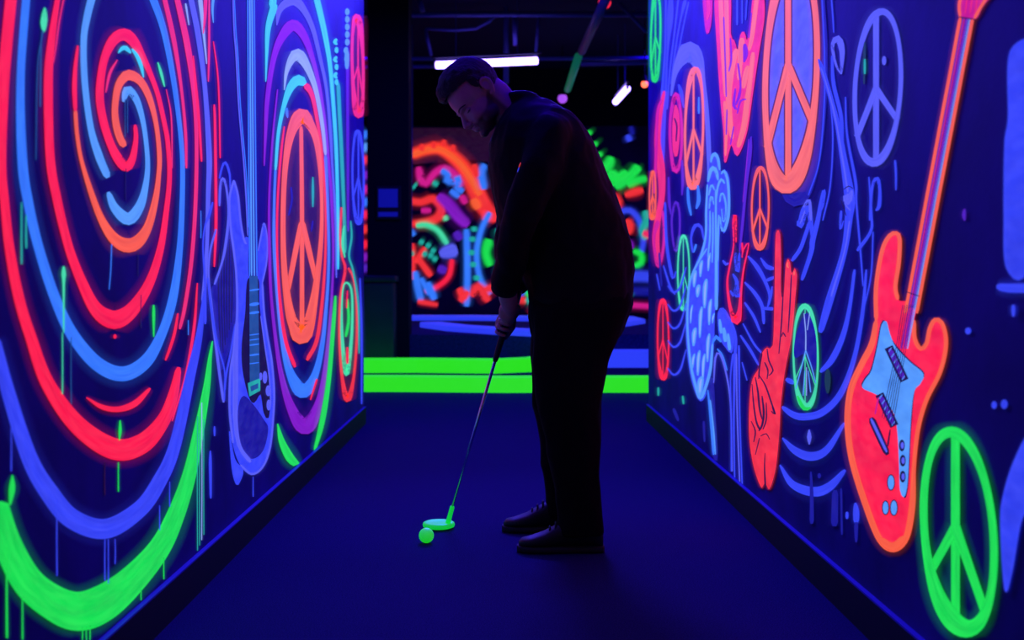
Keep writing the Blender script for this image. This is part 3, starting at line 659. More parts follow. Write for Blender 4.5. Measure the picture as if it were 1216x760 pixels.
m.Fi('sky', pg, spray=0)
for a, b in (((1057, 412), (1076, 452)), ((1046, 468), (1064, 506))):
    m.S('ink', [(a[0], a[1], 11), (b[0]*.5+a[0]*.5, b[1]*.5+a[1]*.5, 11), (b[0], b[1], 11)], spray=0, ends=False)
    m.S('violet', [(a[0]+1, a[1]+2, 6.5), (b[0]-1, b[1]-2, 6.5)], spray=0)
    for i in range(6):
        t = (i+.5)/6; x, y = a[0]+(b[0]-a[0])*t, a[1]+(b[1]-a[1])*t
        m.S('sky', [(x-1.6, y+2.5, 1.3), (x+2, y-2.5, 1.3)], spray=0)
for i in range(6):
    m.S('navy', [(1074+i*2.4, 362, .7), (1063+i*2.4, 430, .7), (1049+i*2.6, 496+i*2, .7)], spray=0, soft=.3)
m.S('magenta', [(1045, 472, 2.5), (1041, 492, 2.5)], spray=0)
m.S('ink', [(1036, 496, 9), (1046, 518, 9), (1056, 540, 8)], spray=0).S('peri', [(1036, 497, 4), (1046, 518, 4), (1055, 537, 3.5)], spray=0).S('ink', [(1056, 530, 3), (1059, 510, 2)], spray=0)
for x, y in ((1073, 529), (1074, 547), (1074, 566)): m.dot('ink', x, y, 3, 6.5, spray=0).dot('peri', x+.5, y, 1.5, 3.5, spray=0)
for x, y, a, b in ((1060, 573, 3.2, 8), (1053.5, 603, 2.8, 7), (1063.5, 603, 3.2, 8)): m.dot('ink', x, y, a+1.2, b+1.4, spray=0).dot('sky', x, y, a, b, spray=0)
m.done('painted_guitar', 'large red painted electric guitar with a pale blue pickguard', wall_right)

m = R()
m.peace('green', 1094, 1188, 507, 752, 10, 14, 24, 11, leg=11, legang=40, junction=-4)
m.done('painted_peace_sign', 'bright green painted peace sign low at the near end', wall_right)
m = R()
m.Fi('blue', [(1203, 60), (1200, 140), (1196, 170), (1195, 250), (1198, 318), (1222, 322), (1240, 200), (1240, 60)], spray=1.6)
m.S('blue', [(1186, 340, 8), (1200, 342, 11), (1230, 342, 12)], spray=1.6).S('blue', [(1206, 362, 6), (1206, 376, 4)], spray=1.6)
m.Fi('blue', [(1225, 520), (1208, 545), (1195, 585), (1191, 620), (1196, 700), (1204, 680), (1215, 620), (1228, 590)], spray=1.6)
m.done('painted_column', 'soft blue painted shapes at the near edge of the right wall', wall_right)

# --- far graffiti wall
m = B()
m.Fi('plum', [(480, 152), (560, 152), (640, 152), (640, 200), (560, 190), (480, 196)], smooth=False)
m.S('orange_red', [(487, 184, 13), (505, 178, 13), (522, 176, 15), (538, 186, 16), (552, 201, 18), (563, 222, 20), (574, 244, 20), (590, 262, 14)])
m.S('orange', [(489, 184, 7), (508, 178, 7), (524, 178, 7), (542, 190, 7), (556, 207, 8), (570, 232, 8)])
for x, y in ((500, 171), (514, 168), (526, 166), (537, 172)): m.S('orange_red', [(x, y+8, 8), (x+2, y, 4)])
m.S('magenta', [(497, 198, 7), (500, 212, 10), (506, 218, 8), (516, 206, 8), (528, 200, 8), (540, 208, 9), (548, 222, 8)])
m.S('azure', [(524, 202, 7), (532, 208, 7), (530, 214, 7), (538, 216, 7), (545, 212, 7), (543, 222, 7), (550, 228, 7)])
m.S('azure', [(535, 226, 7), (545, 234, 6)]).S('teal', [(491, 220, 10), (494, 222, 9)]).S('teal', [(514, 216, 6), (520, 220, 6)]).S('mint', [(528, 256, 6), (530, 262, 6)])
m.S('orange_red', [(484, 238, 8), (500, 240, 8), (514, 236, 9), (524, 246, 10), (520, 258, 10), (505, 264, 9), (484, 266, 7)])
m.S('purple', [(520, 232, 10), (532, 242, 14), (545, 258, 14), (556, 268, 12)])
m.S('magenta', [(548, 232, 8), (553, 242, 7)]).S('orange', [(562, 236, 11), (568, 248, 11)]).S('orange_red', [(575, 262, 9), (580, 250, 9)])
m.S('mint', [(494, 268, 5), (506, 267, 6), (520, 274, 6), (531, 290, 6)])
m.S('orange_red', [(489, 289, 8), (489, 332, 8)]).S('orange_red', [(493, 312, 6), (505, 294, 6)]).S('orange_red', [(496, 306, 6), (512, 328, 7)])
for x, y in ((500, 286), (508, 290), (514, 296), (504, 300), (516, 306), (511, 302)): m.S('teal', [(x-2, y, 6), (x+3, y+3, 6)])
m.S('peri', [(522, 302, 9), (532, 299, 16), (543, 296, 16)]).S('red', [(537, 308, 5), (533, 328, 5), (520, 340, 5), (504, 346, 4)])
m.S('azure', [(493, 322, 7), (496, 340, 8), (500, 358, 8)]).S('azure', [(508, 335, 7), (516, 356, 9)]).S('azure', [(500, 330, 5), (510, 350, 5)]).S('teal', [(487, 298, 6), (490, 304, 5)])
m.S('azure', [(554, 272, 7), (555, 320, 7), (554, 364, 7)]).S('azure', [(582, 252, 6), (572, 272, 6), (566, 300, 6), (570, 330, 6), (582, 350, 6)])
for x, y in ((563, 272), (561, 284), (560, 300), (562, 314), (566, 330)): m.S('teal', [(x, y-3, 7), (x, y+3, 7)])
m.S('green', [(581, 284, 12), (577, 300, 10), (582, 316, 10)]).S('teal', [(592, 270, 10), (600, 300, 12), (594, 330, 10)]).S('green', [(610, 290, 12), (622, 330, 10), (630, 352, 12)])
for pts in ([(545, 342, 8), (552, 356, 8)], [(560, 352, 8), (568, 340, 9), (580, 358, 10)], [(575, 344, 8), (592, 340, 9)], [(546, 358, 8), (556, 346, 8)], [(600, 350, 8), (625, 358, 8)], [(496, 358, 5), (520, 362, 4)]): m.S('orange_red', pts)
m.S('violet', [(520, 318, 10), (530, 322, 10)]).S('magenta', [(500, 250, 6), (512, 250, 5)]).S('azure', [(575, 225, 8), (572, 205, 9), (576, 195, 8)]).S('orange_red', [(563, 195, 7), (566, 210, 6)])
m.S('violet', [(541, 275, 10), (547, 285, 10)]).S('azure', [(487, 272, 5), (492, 280, 6)])
# right half
for x, y, r in ((699, 158, 9), (705, 172, 12), (711, 184, 11)): m.S('green', [(x-2, y-2, r), (x+2, y+3, r)])
for pts in ([(712, 205, 12), (722, 196, 13), (726, 186, 10)], [(722, 205, 14), (735, 212, 14), (745, 204, 12)], [(730, 222, 12), (742, 214, 12), (752, 205, 11), (757, 196, 9)], [(745, 220, 9), (758, 214, 8), (768, 212, 8)], [(718, 214, 10), (728, 222, 9)], [(755, 200, 8), (760, 204, 8)]): m.S('green', pts)
m.S('orange_red', [(742, 232, 6), (755, 228, 9), (764, 226, 7)]).S('orange_red', [(726, 232, 13), (732, 240, 14), (730, 250, 11)]).S('orange_red', [(742, 262, 13), (746, 268, 14), (744, 278, 12)])
m.S('blue', [(734, 252, 6), (748, 250, 6), (758, 260, 6), (764, 280, 6), (762, 300, 5)]).S('teal', [(766, 250, 8), (768, 262, 10), (763, 274, 8), (768, 284, 8)])
m.S('purple', [(745, 286, 10), (750, 296, 8)]).S('green', [(752, 298, 6), (761, 302, 7), (761, 312, 7), (753, 316, 6)]).S('blue', [(745, 160, 6), (748, 168, 8)], spray=1.5).S('deep', [(749, 150, 5), (751, 160, 5)])
m.S('blue', [(740, 330, 12), (760, 328, 13), (785, 330, 13)]).S('deep', [(735, 345, 10), (785, 347, 10)]).S('magenta', [(740, 362, 6), (775, 364, 6)]).S('green', [(745, 348, 6), (748, 354, 7)])
m.S('orange_red', [(640, 200, 12), (670, 240, 14), (660, 300, 12)]).S('azure', [(690, 220, 10), (700, 280, 12), (680, 330, 10)])
# the rest of the graffiti runs on behind the corridor walls and the golfer
rg = random.Random(5)
for x_ in list(range(90, 415, 15))+list(range(612, 690, 13))+list(range(785, 1115, 15)):
    for y_ in range(178, 356, 22):
        c_ = rg.choice(['orange_red', 'orange', 'magenta', 'azure', 'teal', 'green', 'purple', 'blue', 'pink', 'mint'])
        a_ = rg.uniform(0, 6.28); l_ = rg.uniform(5, 12); k_ = rg.uniform(-.9, .9); w_ = rg.uniform(5, 9)
        q_ = [(x_, y_, w_)]
        for _ in range(3):
            q_.append((q_[-1][0]+l_*cos(a_)*.8, q_[-1][1]+l_*sin(a_)*.8, w_)); a_ += k_
        m.S(c_, q_)
# sliver by the left wall
for y, c in ((160, 'azure'), (175, 'sky'), (190, 'orange_red'), (208, 'purple'), (225, 'magenta'), (240, 'azure'), (255, 'red'), (272, 'orange_red'), (290, 'red'), (305, 'purple'), (318, 'violet')):
    m.S(c, [(428, y+3, 9), (438, y-2, 10)]); m.S(c, [(416, y-4, 8), (424, y+4, 9)])
m.done('painted_graffiti', 'tangle of neon orange, pink, green and blue graffiti letters', wall_back)

# ------------------------------------------------------------------ far lane: platform, curbs, stripes
m_green = plain('fluorescent green curb paint', (.15, .6, .05), .55, emis=.85, ecol=lin((46, 240, 6)), nscale=6, namt=.15)
m_bluecurb = plain('fluorescent blue curb paint', (.15, .2, .6), .55, emis=.8, ecol=lin((48, 66, 255)))
m_deck = plain('dark blue green felt', (.03, .03, .16), .95, spec=.05, nscale=40, namt=.3)
slab('floor_platform', (-6.9, 12.5, 0), (6.9, 18.0, .34), m_deck, 'raised dark platform of the far putting lane')

def curb(name, pts, w, z0, z1, mat, label, group):
    """a low board swept along floor points, bevelled"""
    bm = bmesh.new(); n = len(pts); rows = []
    for i, p in enumerate(pts):
        a = Vector(pts[min(i+1, n-1)]); b = Vector(pts[max(i-1, 0)]); d = (a-b).normalized(); nn = Vector((-d.y, d.x))
        c = Vector(p); row = []
        for s, z in ((-1, z0), (-1, z1-.012), (-.85, z1), (.85, z1), (1, z1-.012), (1, z0)):
            q = c+nn*s*w/2; row.append(bm.verts.new((q.x, q.y, z)))
        rows.append(row)
    for a, b in zip(rows, rows[1:]):
        for k in range(6): bm.faces.new((a[k], a[(k+1) % 6], b[(k+1) % 6], b[k]))
    bm.faces.new(rows[0]); bm.faces.new(rows[-1][::-1])
    cx, cy = pts[0]
    o = bm_obj(name, bm, mat)
    return tag(o, label, 'curb', group)
def fl(px, py, z=0):
    d = (H-z)*F/(py-VY); return ((px-VX)*d/F, d)
curb('lane_curb', [(-2.6, 9.6), (-.9, 9.58), (0, 9.5), (.6, 9.52), (2.6, 9.5)], .12, 0, .135, m_green, 'nearer of the two glowing green lane curbs', 'green lane curbs')
curb('lane_curb', [(-2.9, 11.5), (-.9, 11.6), (-.1, 11.5), (.25, 11.7), (.42, 12.1), (.46, 12.45)], .14, 0, .145, m_green, 'farther green lane curb, bending back behind the golfer', 'green lane curbs')
def stripe(label, pts, wpx, z=.34, h=.07):
    q = [fl(x, y, z) for x, y in pts]
    return curb('lane_bumper', q, wpx, z, z+h, m_bluecurb, label, 'blue lane bumpers')
stripe('long blue lane bumper at the foot of the graffiti wall', [(455, 380), (560, 380), (650, 381)], .55)
stripe('angled blue lane bumper on the platform, front left', [(512, 388.5), (545, 393), (600, 397), (660, 400)], .30)
stripe('curved blue lane bumper behind the golfer at the right', [(640, 391), (690, 390), (725, 387), (745, 384), (735, 381)], .5)
curb('lane_bumper', [(.8, 12.3), (2.6, 12.3)], .16, 0, .19, m_bluecurb, 'straight blue lane bumper on the floor at the right', 'blue lane bumpers')

# pillar, notice, box
slab('trim_pillar', (-1.50, 12.35, 0), (-1.05, 12.75, 4.35), m_struct, 'black square pillar behind the left wall')
pil = bpy.data.objects['trim_pillar']
m_sign = plain('lit blue notice', (.05, .05, .4), .5, emis=.3, ecol=lin((20, 26, 190)))
m_signb = plain('notice frame', (.01, .01, .02), .5)
e = empty('notice_board', (-1.27, 12.35, 1.9)); tag(e, 'small dim blue notice on the black pillar', 'sign')
bm = bmesh.new(); box(bm, (-1.40, 12.325, 1.60), (-1.13, 12.349, 1.96), .006); bm_obj('backing', bm, m_signb, e)
bm = bmesh.new(); box(bm, (-1.375, 12.318, 1.73), (-1.165, 12.3245, 1.93), .002); bm_obj('upper_panel', bm, m_sign, e)
bm = bmesh.new(); box(bm, (-1.375, 12.318, 1.63), (-1.165, 12.3245, 1.68), .002); bm_obj('lower_panel', bm, m_sign, e)
m_box = plain('dark green plastic', (.016, .05, .04), .5, nscale=5)
e = empty('storage_bin', (-1.45, 12.15, 0)); tag(e, 'dark green bin standing before the black pillar', 'bin')
bm = bmesh.new(); box(bm, (-1.72, 11.95, 0.02), (-1.17, 12.32, .92), .03); bm_obj('body', bm, m_box, e)
bm = bmesh.new(); box(bm, (-1.74, 11.93, .92), (-1.15, 12.34, .99), .02); bm_obj('lid', bm, m_box, e)
bm = bmesh.new(); box(bm, (-1.70, 11.96, 0), (-1.19, 12.31, .03), .005); bm_obj('base', bm, m_black, e)

# ------------------------------------------------------------------ ceiling: pipes and lamps
def at(px, py, Y): return Vector(((px-VX)*Y/F, Y, H+(VY-py)*Y/F))
def pipe(label, pts, r, mat=m_steel, cat='pipe', name='ceiling_pipe', group='pipes under the ceiling'):
    bm = bmesh.new(); tube(bm, pts, r, 12)
    return tag(bm_obj(name, bm, mat, None, True), label, cat, group)
pipe('long pipe crossing the picture highest under the ceiling', [(-6.9, 13.2, at(0, 18, 13.2).z), (0, 13.2, at(0, 17, 13.2).z), (6.9, 13.2, at(0, 17, 13.2).z)], .035)
pipe('long pipe crossing at the height of the long tube lamp', [(-6.9, 14.6, at(0, 71, 14.6).z), (6.9, 14.6, at(0, 68, 14.6).z)], .025)
pipe('pipe crossing just below the tube lamp height at the right', [at(690, 76, 13.9), at(765, 74, 13.9), at(900, 74, 13.9)], .03)
pipe('pipe crossing just behind the tube lamp at the left', [at(400, 80, 15.2), at(510, 79, 15.2), at(560, 78, 15.2)], .025)
pipe('vertical hanger rod right of the golfer\'s head', [at(601, 0, 14.2), at(601, 99, 14.2)], .035)
pipe('short hanger rod under the highest pipe', [at(611, 17, 13.3), at(612, 54, 13.3)], .03)
pipe('curved conduit sagging under the highest pipe', [at(505, 34, 13.6), at(540, 36, 13.6), at(565, 34, 13.6), at(580, 26, 13.6), at(588, 19, 13.6)], .02)
pipe('thin hanger rod left of the golfer\'s head', [at(505, 34, 13.6), at(512, 66, 13.6)], .02)
pipe('thin hanger rod above the right end of the tube lamp', [at(640, 17, 13.6), at(636, 66, 13.6)], .02)
pipe('slanting rod at the top left beside the pillar', [at(497, -4, 13), at(502, 14, 13)], .03)
pipe('slanting brace at the top right', [at(735, 4, 13), at(768, 38, 13)], .022)
pipe('upright steel post beside the pillar', [(-1.25*1.01, 15, .34), (at(488, 0, 15).x, 15, 4.3)], .03)
m_tgreen = plain('green painted pipe', (.03, .2, .12), .5, emis=.25, ecol=lin((20, 150, 110)))
m_tvio = plain('dull violet pipe', (.16, .10, .25), .5)
pipe('violet duct running away under the ceiling at the right', [(.99, 11.0, 3.7), (.92, 13.7, 3.7)], .05, m_tvio)
pipe('green duct continuing behind the violet one', [(.90, 14.0, 3.7), (.90, 16.4, 3.7)], .05, m_tgreen)

m_tube = plain('violet white lamp glass', (.8, .8, 1), .3, emis=9.0, ecol=(.30, .20, 1.0))
m_batten = plain('black enamel batten', (.02, .02, .04), .5)
def tube_lamp(label, a, b, group='tube lamps'):
    a, b = Vector(a), Vector(b); mid = (a+b)/2
    e = empty('tube_lamp', mid+Vector((0, 0, .09))); tag(e, label, 'lamp', group)
    d = (b-a).normalized()
    bm = bmesh.new(); tube(bm, [a, a+d*.01, b-d*.01, b], [.026, .043, .043, .026], 16); bm_obj('glass_tube', bm, m_tube, e, True)
    up = Vector((0, 0, 1)); sd = d.cross(up).normalized()
    bm = bmesh.new()
    loft(bm, [(a-d*.04+up*.085, sd*.022, up*.012), (b+d*.04+up*.085, sd*.022, up*.012)], 16, 5)
    bm_obj('housing', bm, m_batten, e)
    for p, s in ((a, -1), (b, 1)):
        bm = bmesh.new(); loft(bm, [(p+d*s*.004+up*.03, sd*.018, up*.045), (p+d*s*.02+up*.03, sd*.018, up*.045)], 12, 4); bm_obj('end_cap', bm, m_batten, e)
    for t in (.2, .8):
        p = a+(b-a)*t
        bm = bmesh.new(); tube(bm, [p+up*.1, Vector((p.x, p.y, 4.35))], .006, 6); bm_obj('hanger', bm, m_steel, e)
    return e
tube_lamp('long glowing tube lamp behind the golfer\'s head', at(517, 77.5, 13), at(639, 72, 13))
tube_lamp('short looking tube lamp receding at the right', at(731, 121, 16.0), at(745, 105, 14.9))
def spot(label, p, ecol, r=.05, s=3):
    mt = plain(label[:12]+' glass', (.5, .2, .2), .4, emis=s, ecol=ecol)
    e = empty('spot_lamp', p+Vector((0, 0, .1))); tag(e, label, 'lamp', 'small spot lamps')
    bm = bmesh.new(); ball(bm, p, (r, r, r), seg=16); bm_obj('bulb', bm, mt, e, True)
    bm = bmesh.new(); tube(bm, [p+Vector((0, 0, r*.7)), p+Vector((0, 0, r*2.5))], [r*.9, r*.5], 14); tube(bm, [p+Vector((0, 0, r*2.2)), Vector((p.x, p.y, 4.35))], .008, 6)
    bm_obj('holder', bm, m_black, e)
spot('small orange lamp beside the right wall edge', at(765.5, 100, 14.5), (1, .12, .05), .045)
spot('red lamp at the top of the violet duct', at(718, 3, 12.2), (1, .02, .06), .07, 1)
spot('dim violet lamp below the green duct', at(668, 117, 16.5), (.4, .08, .9), .07, 1)

# ------------------------------------------------------------------ golfer
Y0 = 4.05
m_skin = plain('skin', (.40, .22, .24), .45, spec=.4, nscale=60, namt=.06)
m_stub = plain('stubbled skin', (.20, .11, .09), .8, spec=.2, nscale=200, namt=.3)
m_hair = plain('short dark hair', (.012, .010, .012), .6, spec=.35, bump=1.0, bscale=260)
m_cloth = plain('black polo cloth', (.004, .004, .006), .7, spec=.1, bump=.15, bscale=500)
m_trous = plain('black trouser cloth', (.004, .004, .006), .9, spec=.06, bump=.15, bscale=500)
m_shoe = plain('black shoe leather', (.008, .007, .009), .55, spec=.4)
m_sole = plain('black rubber', (.012, .011, .015), .8)
for mm, w_ in ((m_cloth, .04), (m_trous, .05), (m_hair, .35)):
    b_ = mm.node_tree.nodes['Principled BSDF']; b_.inputs['Sheen Weight'].default_value = w_; b_.inputs['Sheen Roughness'].default_value = .25
def P(px, py, Y=Y0): return at(px, py, Y)

# head frame
hc = P(567, 116); pitch, yaw = radians(45), radians(14)
fw0 = Vector((-cos(pitch), 0, -sin(pitch))); up0 = Vector((-sin(pitch), 0, cos(pitch))); sd0 = Vector((0, -1, 0))   # sd0 = camera side
fwd = (fw0*cos(yaw)+sd0*sin(yaw)).normalized(); sd = (sd0*cos(yaw)-fw0*sin(yaw)).normalized(); up = up0
Rh = Matrix((fwd, sd, up)).transposed()
def hp(f, s, u): return hc+fwd*f+sd*s+up*u

bm = bmesh.new()
ball(bm, hp(-.012, 0, .045), (.098, .078, .092), Rh, 40)
ball(bm, hp(.035, 0, .03), (.058, .066, .07), Rh, 32)
ball(bm, hp(.02, 0, -.04), (.068, .060, .075), Rh, 32)
ball(bm, hp(.045, 0, -.085), (.040, .040, .036), Rh, 24)
ball(bm, hp(.074, 0, -.108), (.018, .024, .016), Rh, 20)
ball(bm, hp(.082, 0, .004), (.013, .048, .011), Rh, 20)
for s in (-1, 1):
    ball(bm, hp(.048, s*.032, -.044), (.034, .027, .032), Rh, 24)
    ball(bm, hp(.02, s*.048, -.075), (.035, .016, .026), Rh, 16)
    ball(bm, hp(.092, s*.011, -.052), (.009, .008, .008), Rh, 12)
    # ear
    ep = [(-.016, .004), (-.018, .018), (-.028, .027), (-.041, .022), (-.047, .008), (-.044, -.008), (-.037, -.022), (-.028, -.034), (-.020, -.032)]
    chain(bm, [hp(f, s*(.080+.008*(-f-.016)/.03), u) for f, u in ep], [.0055, .0055, .006, .006, .006, .006, .006, .007, .006], 12)
    ball(bm, hp(-.030, s*.078, -.003), (.014, .0065, .024), Rh, 14); ball(bm, hp(-.017, s*.080, -.008), (.005, .005, .007), Rh, 10)
tube(bm, [hp(.080, 0, .004), hp(.092, 0, -.022), hp(.106, 0, -.046), hp(.094, 0, -.060)], [.009, .010, .0125, .009], 14)
ball(bm, hp(.106, 0, -.047), .0115, None, 14)
ball(bm, hp(.086, 0, -.070), (.012, .024, .006), Rh, 16); ball(bm, hp(.084, 0, -.082), (.011, .021, .007), Rh, 16)
# neck and body under the clothes
chain(bm, [hp(-.045, 0, .0), hp(-.05, 0, -.035), P(603, 133), P(626, 150)], [.058, .060, .062, .068], 24)
def torso_ring(py, l, r, hw, sc=.86):
    c = P((l+r)/2, py); return (c, Vector(((r-l)/2*Y0/F*sc, 0, 0)), Vector((0, hw*sc, 0)))
TR = [(120, 612, 650, .07), (134, 600, 676, .15), (150, 590, 692, .205), (172, 582, 704, .225), (200, 581, 716, .225), (230, 586, 729, .215), (260, 592, 740, .20), (290, 602, 748, .19), (320, 616, 752, .185), (345, 628, 751, .185)]
loft(bm, [torso_ring(*t) for t in TR]+[torso_ring(375, 630, 744, .18), torso_ring(400, 632, 736, .17)], 28, 2.2)
legN = [(365, 691, 55, 3.955), (400, 684, 49, 3.95), (430, 677, 44, 3.94), (470, 675, 38, 3.93), (520, 680, 32, 3.91), (570, 684, 28, 3.90), (610, 688, 25, 3.89), (634, 690, 26, 3.885)]
legF = [(365, 688, 55, 4.15), (400, 680, 49, 4.155), (430, 672, 42, 4.16), (470, 666, 34, 4.17), (520, 665, 25, 4.18), (570, 666, 20, 4.19), (598, 667, 19, 4.2), (612, 668, 20, 4.2)]
def legrings(lg, sc=1):
    return [(P(c, py, Y), Vector((h*Y/F*sc, 0, 0)), Vector((0, min(h*Y/F, .105)*sc*.95, 0))) for py, c, h, Y in lg]
for lg in (legN, legF):
    loft(bm, legrings(lg, .8), 22)
# arms
armN = [(P(652, 162, 3.86), .072), (P(640, 205, 3.81), .066), (P(618, 258, 3.80), .058), (P(609, 300, 3.87), .052), (P(601, 334, 3.95), .048)]
armF = [(P(648, 165, 4.25), .070), (P(630, 210, 4.29), .064), (P(608, 262, 4.29), .056), (P(604, 300, 4.22), .050), (P(612, 332, 4.13), .046)]
# club axis
gt, gb_, ft = P(611, 350, 4.05), P(586, 427, 4.12), P(537, 602, 4.235)
ax = (ft-gt).normalized()
def ga(t): return gt+ax*t                     # t in metres down the grip
e1 = (Vector((0, -1, 0))-ax*Vector((0, -1, 0)).dot(ax)).normalized()    # towards the camera
e2 = ax.cross(e1).normalized()
if e2.x > 0: e2 = -e2                          # e2 towards the ball
def arc(t, a0, a1, r, n=7, dt=.006):
    return [ga(t+dt*i)+(e1*cos(a)+e2*sin(a))*r for i, a in enumerate([a0+(a1-a0)*k/(n-1) for k in range(n)])]
for A in (armN, armF):
    chain(bm, [p for p, r in A], [r*.8 for p, r in A], 20)
# near (left) hand: palm on the camera side, fingers round the ball side and back
wN, wF = armN[-1][0], armF[-1][0]
def hand(wrist, t0, side, first):
    pc = ga(t0)+side*.028
    k0 = ga(t0-.036)+side*.026; 
    chain(bm, [wrist, wrist.lerp(pc, .55), pc+ax*-.005], [.036, .033, .026], 18)
    q = Matrix((ax, e2, side)).transposed()
    ball(bm, pc+e2*.006, (.046, .033, .017), q, 24)
    a_s = 0 if side.dot(e1) > 0 else pi
    sg = 1 if a_s == 0 else -1
    for i, (rr, sp) in enumerate(((.0078, 2.9), (.0082, 3.1), (.0080, 3.0), (.0070, 2.7))):
        t = t0-.034+.0215*(3-i if first else i)
        pts = arc(t, a_s+sg*.75, a_s+sg*(.75+sp), .0255, 8, .0)
        pts[0] = ga(t)+(e1*cos(a_s+sg*.7)+e2*sin(a_s+sg*.7))*.032
        chain(bm, pts, [rr*1.08, rr*1.1, rr, rr*1.05, rr, rr, rr*.95, rr*.85], 12)
    chain(bm, [pc-e2*.02-ax*.02, ga(t0+.002)-e2*.026+side*.014, ga(t0+.03)-e2*.018+side*.016, ga(t0+.048)-e2*.012+side*.014], [.014, .012, .0105, .0085], 14)
hand(wN, .055, e1, False)
hand(wF, .118, -e1, False)
for t, lg in ((3.885, legN), (4.2, legF)):
    c = P(lg[-1][1], lg[-1][0], lg[-1][3])
    chain(bm, [(c.x, c.y, .12), (c.x-.01, c.y, .055), (c.x-.09, c.y, .038), (c.x-.15, c.y, .030)], [.036, .032, .024, .018], 16)
me = remeshed(bm, .0031, 2)
golfer = link('person', me, [m_skin])
tag(golfer, 'golfer in black polo and trousers bending over to putt a green ball', 'person')
gb2 = bmesh.new(); gb2.from_mesh(me)
hv = []
for v in gb2.verts:
    d = v.co-hc
    if -.06 < d.dot(fwd) < .16 and abs(d.dot(up)) < .17 and abs(d.dot(sd)) < .070: hv.append(v)
for _ in range(7): bmesh.ops.smooth_vert(gb2, verts=hv, factor=.5, use_axis_x=True, use_axis_y=True, use_axis_z=True)
gb2.to_mesh(me); gb2.free()
for p in me.polygons: p.use_smooth = True
def sst(x, a, b): t = max(0, min(1, (x-a)/(b-a))); return t*t*(3-2*t)
vals = []
for v in me.vertices:
    d = v.co-hc; f, q, u = d.dot(fwd), d.dot(sd), d.dot(up)
    k = 0
    if -.05 < f < .14 and -.15 < u < .02 and abs(q) < .08:
        line = -.052-.20*max(0, f-.02)+.9*max(0, .0-f)*.6+.03*sst(-f, -.03, .02)
        k = sst(line-u, -.006, .010)*sst(f, -.036, -.020)*(1-sst(-u, .128, .142))
        k = max(k, sst(f, .070, .078)*sst(-u, .060, .064)*(1-sst(abs(q), .022, .028))*.8)
        if f > .08 and abs(q) < .022 and -.090 < u < -.068: k *= .1
    vals.append(k)
at_ = me.attributes.new('stubble', 'FLOAT', 'POINT'); at_.data.foreach_set('value', vals)
nt_ = m_skin.node_tree; bs_ = nt_.nodes['Principled BSDF']
src = bs_.inputs['Base Color'].links[0].from_socket
mixn = nt_.nodes.new('ShaderNodeMix'); mixn.data_type = 'RGBA'
an = nt_.nodes.new('ShaderNodeAttribute'); an.attribute_name = 'stubble'
nt_.links.new(an.outputs['Fac'], mixn.inputs['Factor']); nt_.links.new(src, mixn.inputs['A']); mixn.inputs['B'].default_value = (.085, .05, .05, 1)
nt_.links.new(mixn.outputs['Result'], bs_.inputs['Base Color'])
from mathutils.bvhtree import BVHTree
fb = BVHTree.FromPolygons([v.co for v in me.vertices], [tuple(p.vertices) for p in me.polygons])
def onface(q, u, off=.0005):
    h_ = fb.ray_cast(hp(.2, q, u), -fwd)
    return h_[0]+fwd*off
for q in (1, -1):
    ec = onface(q*.032, -.014)-fwd*.0075
    bm = bmesh.new(); ball(bm, ec, (.0115, .0145, .0105), Rh, 20); bm_obj('eyelid', bm, m_skin, golfer, True)
    bm = bmesh.new(); tube(bm, [ec+sd*q*x+fwd*y-up*z for x, y, z in ((-.012, .004, .004), (-.006, .0095, .0058), (.001, .0108, .0062), (.008, .0085, .0056), (.014, .003, .004))], .0013, 6); bm_obj('eyelashes', bm, m_hair, golfer, True)
    bm = bmesh.new(); tube(bm, [onface(q*.013, .003), onface(q*.022, .0065), onface(q*.032, .0085), onface(q*.042, .0075), onface(q*.049, .004)], [.0022, .0032, .0034, .0028, .0015], 8); bm_obj('eyebrow', bm, m_hair, golfer, True)

# hair: shell over the skull above the hairline
bm = bmesh.new()
bmesh.ops.create_icosphere(bm, subdivisions=6, radius=1)
dead = []
cof = []
for v in bm.verts:
    d = v.co.copy()
    f, s, u = -.012+d.x*.104, d.y*.084, .046+d.z*.099
    if f > .0: f *= 1-.02; 
    v.co = Vector((f, s, u))
def keep(f, s, u):
    n = noise.noise(Vector((f, s, u))*60)*.004
    if f > .052: return u > .066+n
    if f > .012: return u > .066-(.052-f)*.15+n
    if f > -.012: return u > .004+n+(f+.012)*1.2
    if f > -.046: return u > .032+n if abs(s) > .05 else u > 0
    return u > -.040+n
for fc in list(bm.faces):
    c = fc.calc_center_median()
    if not keep(c.x, c.y, c.z): dead.append(fc)
bmesh.ops.delete(bm, geom=dead, context='FACES')
for v in bm.verts:
    f, s, u = v.co
    q = Vector((f, s, u)); g = noise.fractal(q*45, 1, 2, 3)*.0035
    r = (q-Vector((-.014, 0, .048))).normalized()
    lift = .010*max(0, min(1, (u-.05)/.05))*max(0, min(1, (f+.02)/.06))+.006*max(0, min(1, (u-.04)/.06))
    quiff = Vector((.016, 0, .006))*max(0, min(1, (f-.055)/.03))*max(0, min(1, (u-.055)/.02))
    q = q+r*(g+lift)+quiff
    v.co = hp(q.x, q.y, q.z)
me = bpy.data.meshes.new('hair'); bm.to_mesh(me); bm.free()
hair = link('hair', me, m_hair, golfer, True)
md = hair.modifiers.new('t', 'SOLIDIFY'); md.thickness = .020; md.offset = -1

def folds(me, amp, sc, seed=0, axis=(1, 1, 1)):
    me.update()
    vs = me.vertices
    nn = [v.normal.copy() for v in vs]
    for v, n in zip(vs, nn):
        p = Vector((v.co.x*axis[0], v.co.y*axis[1], v.co.z*axis[2]))*sc+Vector((seed, 0, 0))
        k = noise.fractal(p, 1, 2, 3)
        v.co += n*amp*(1-2*abs(k))

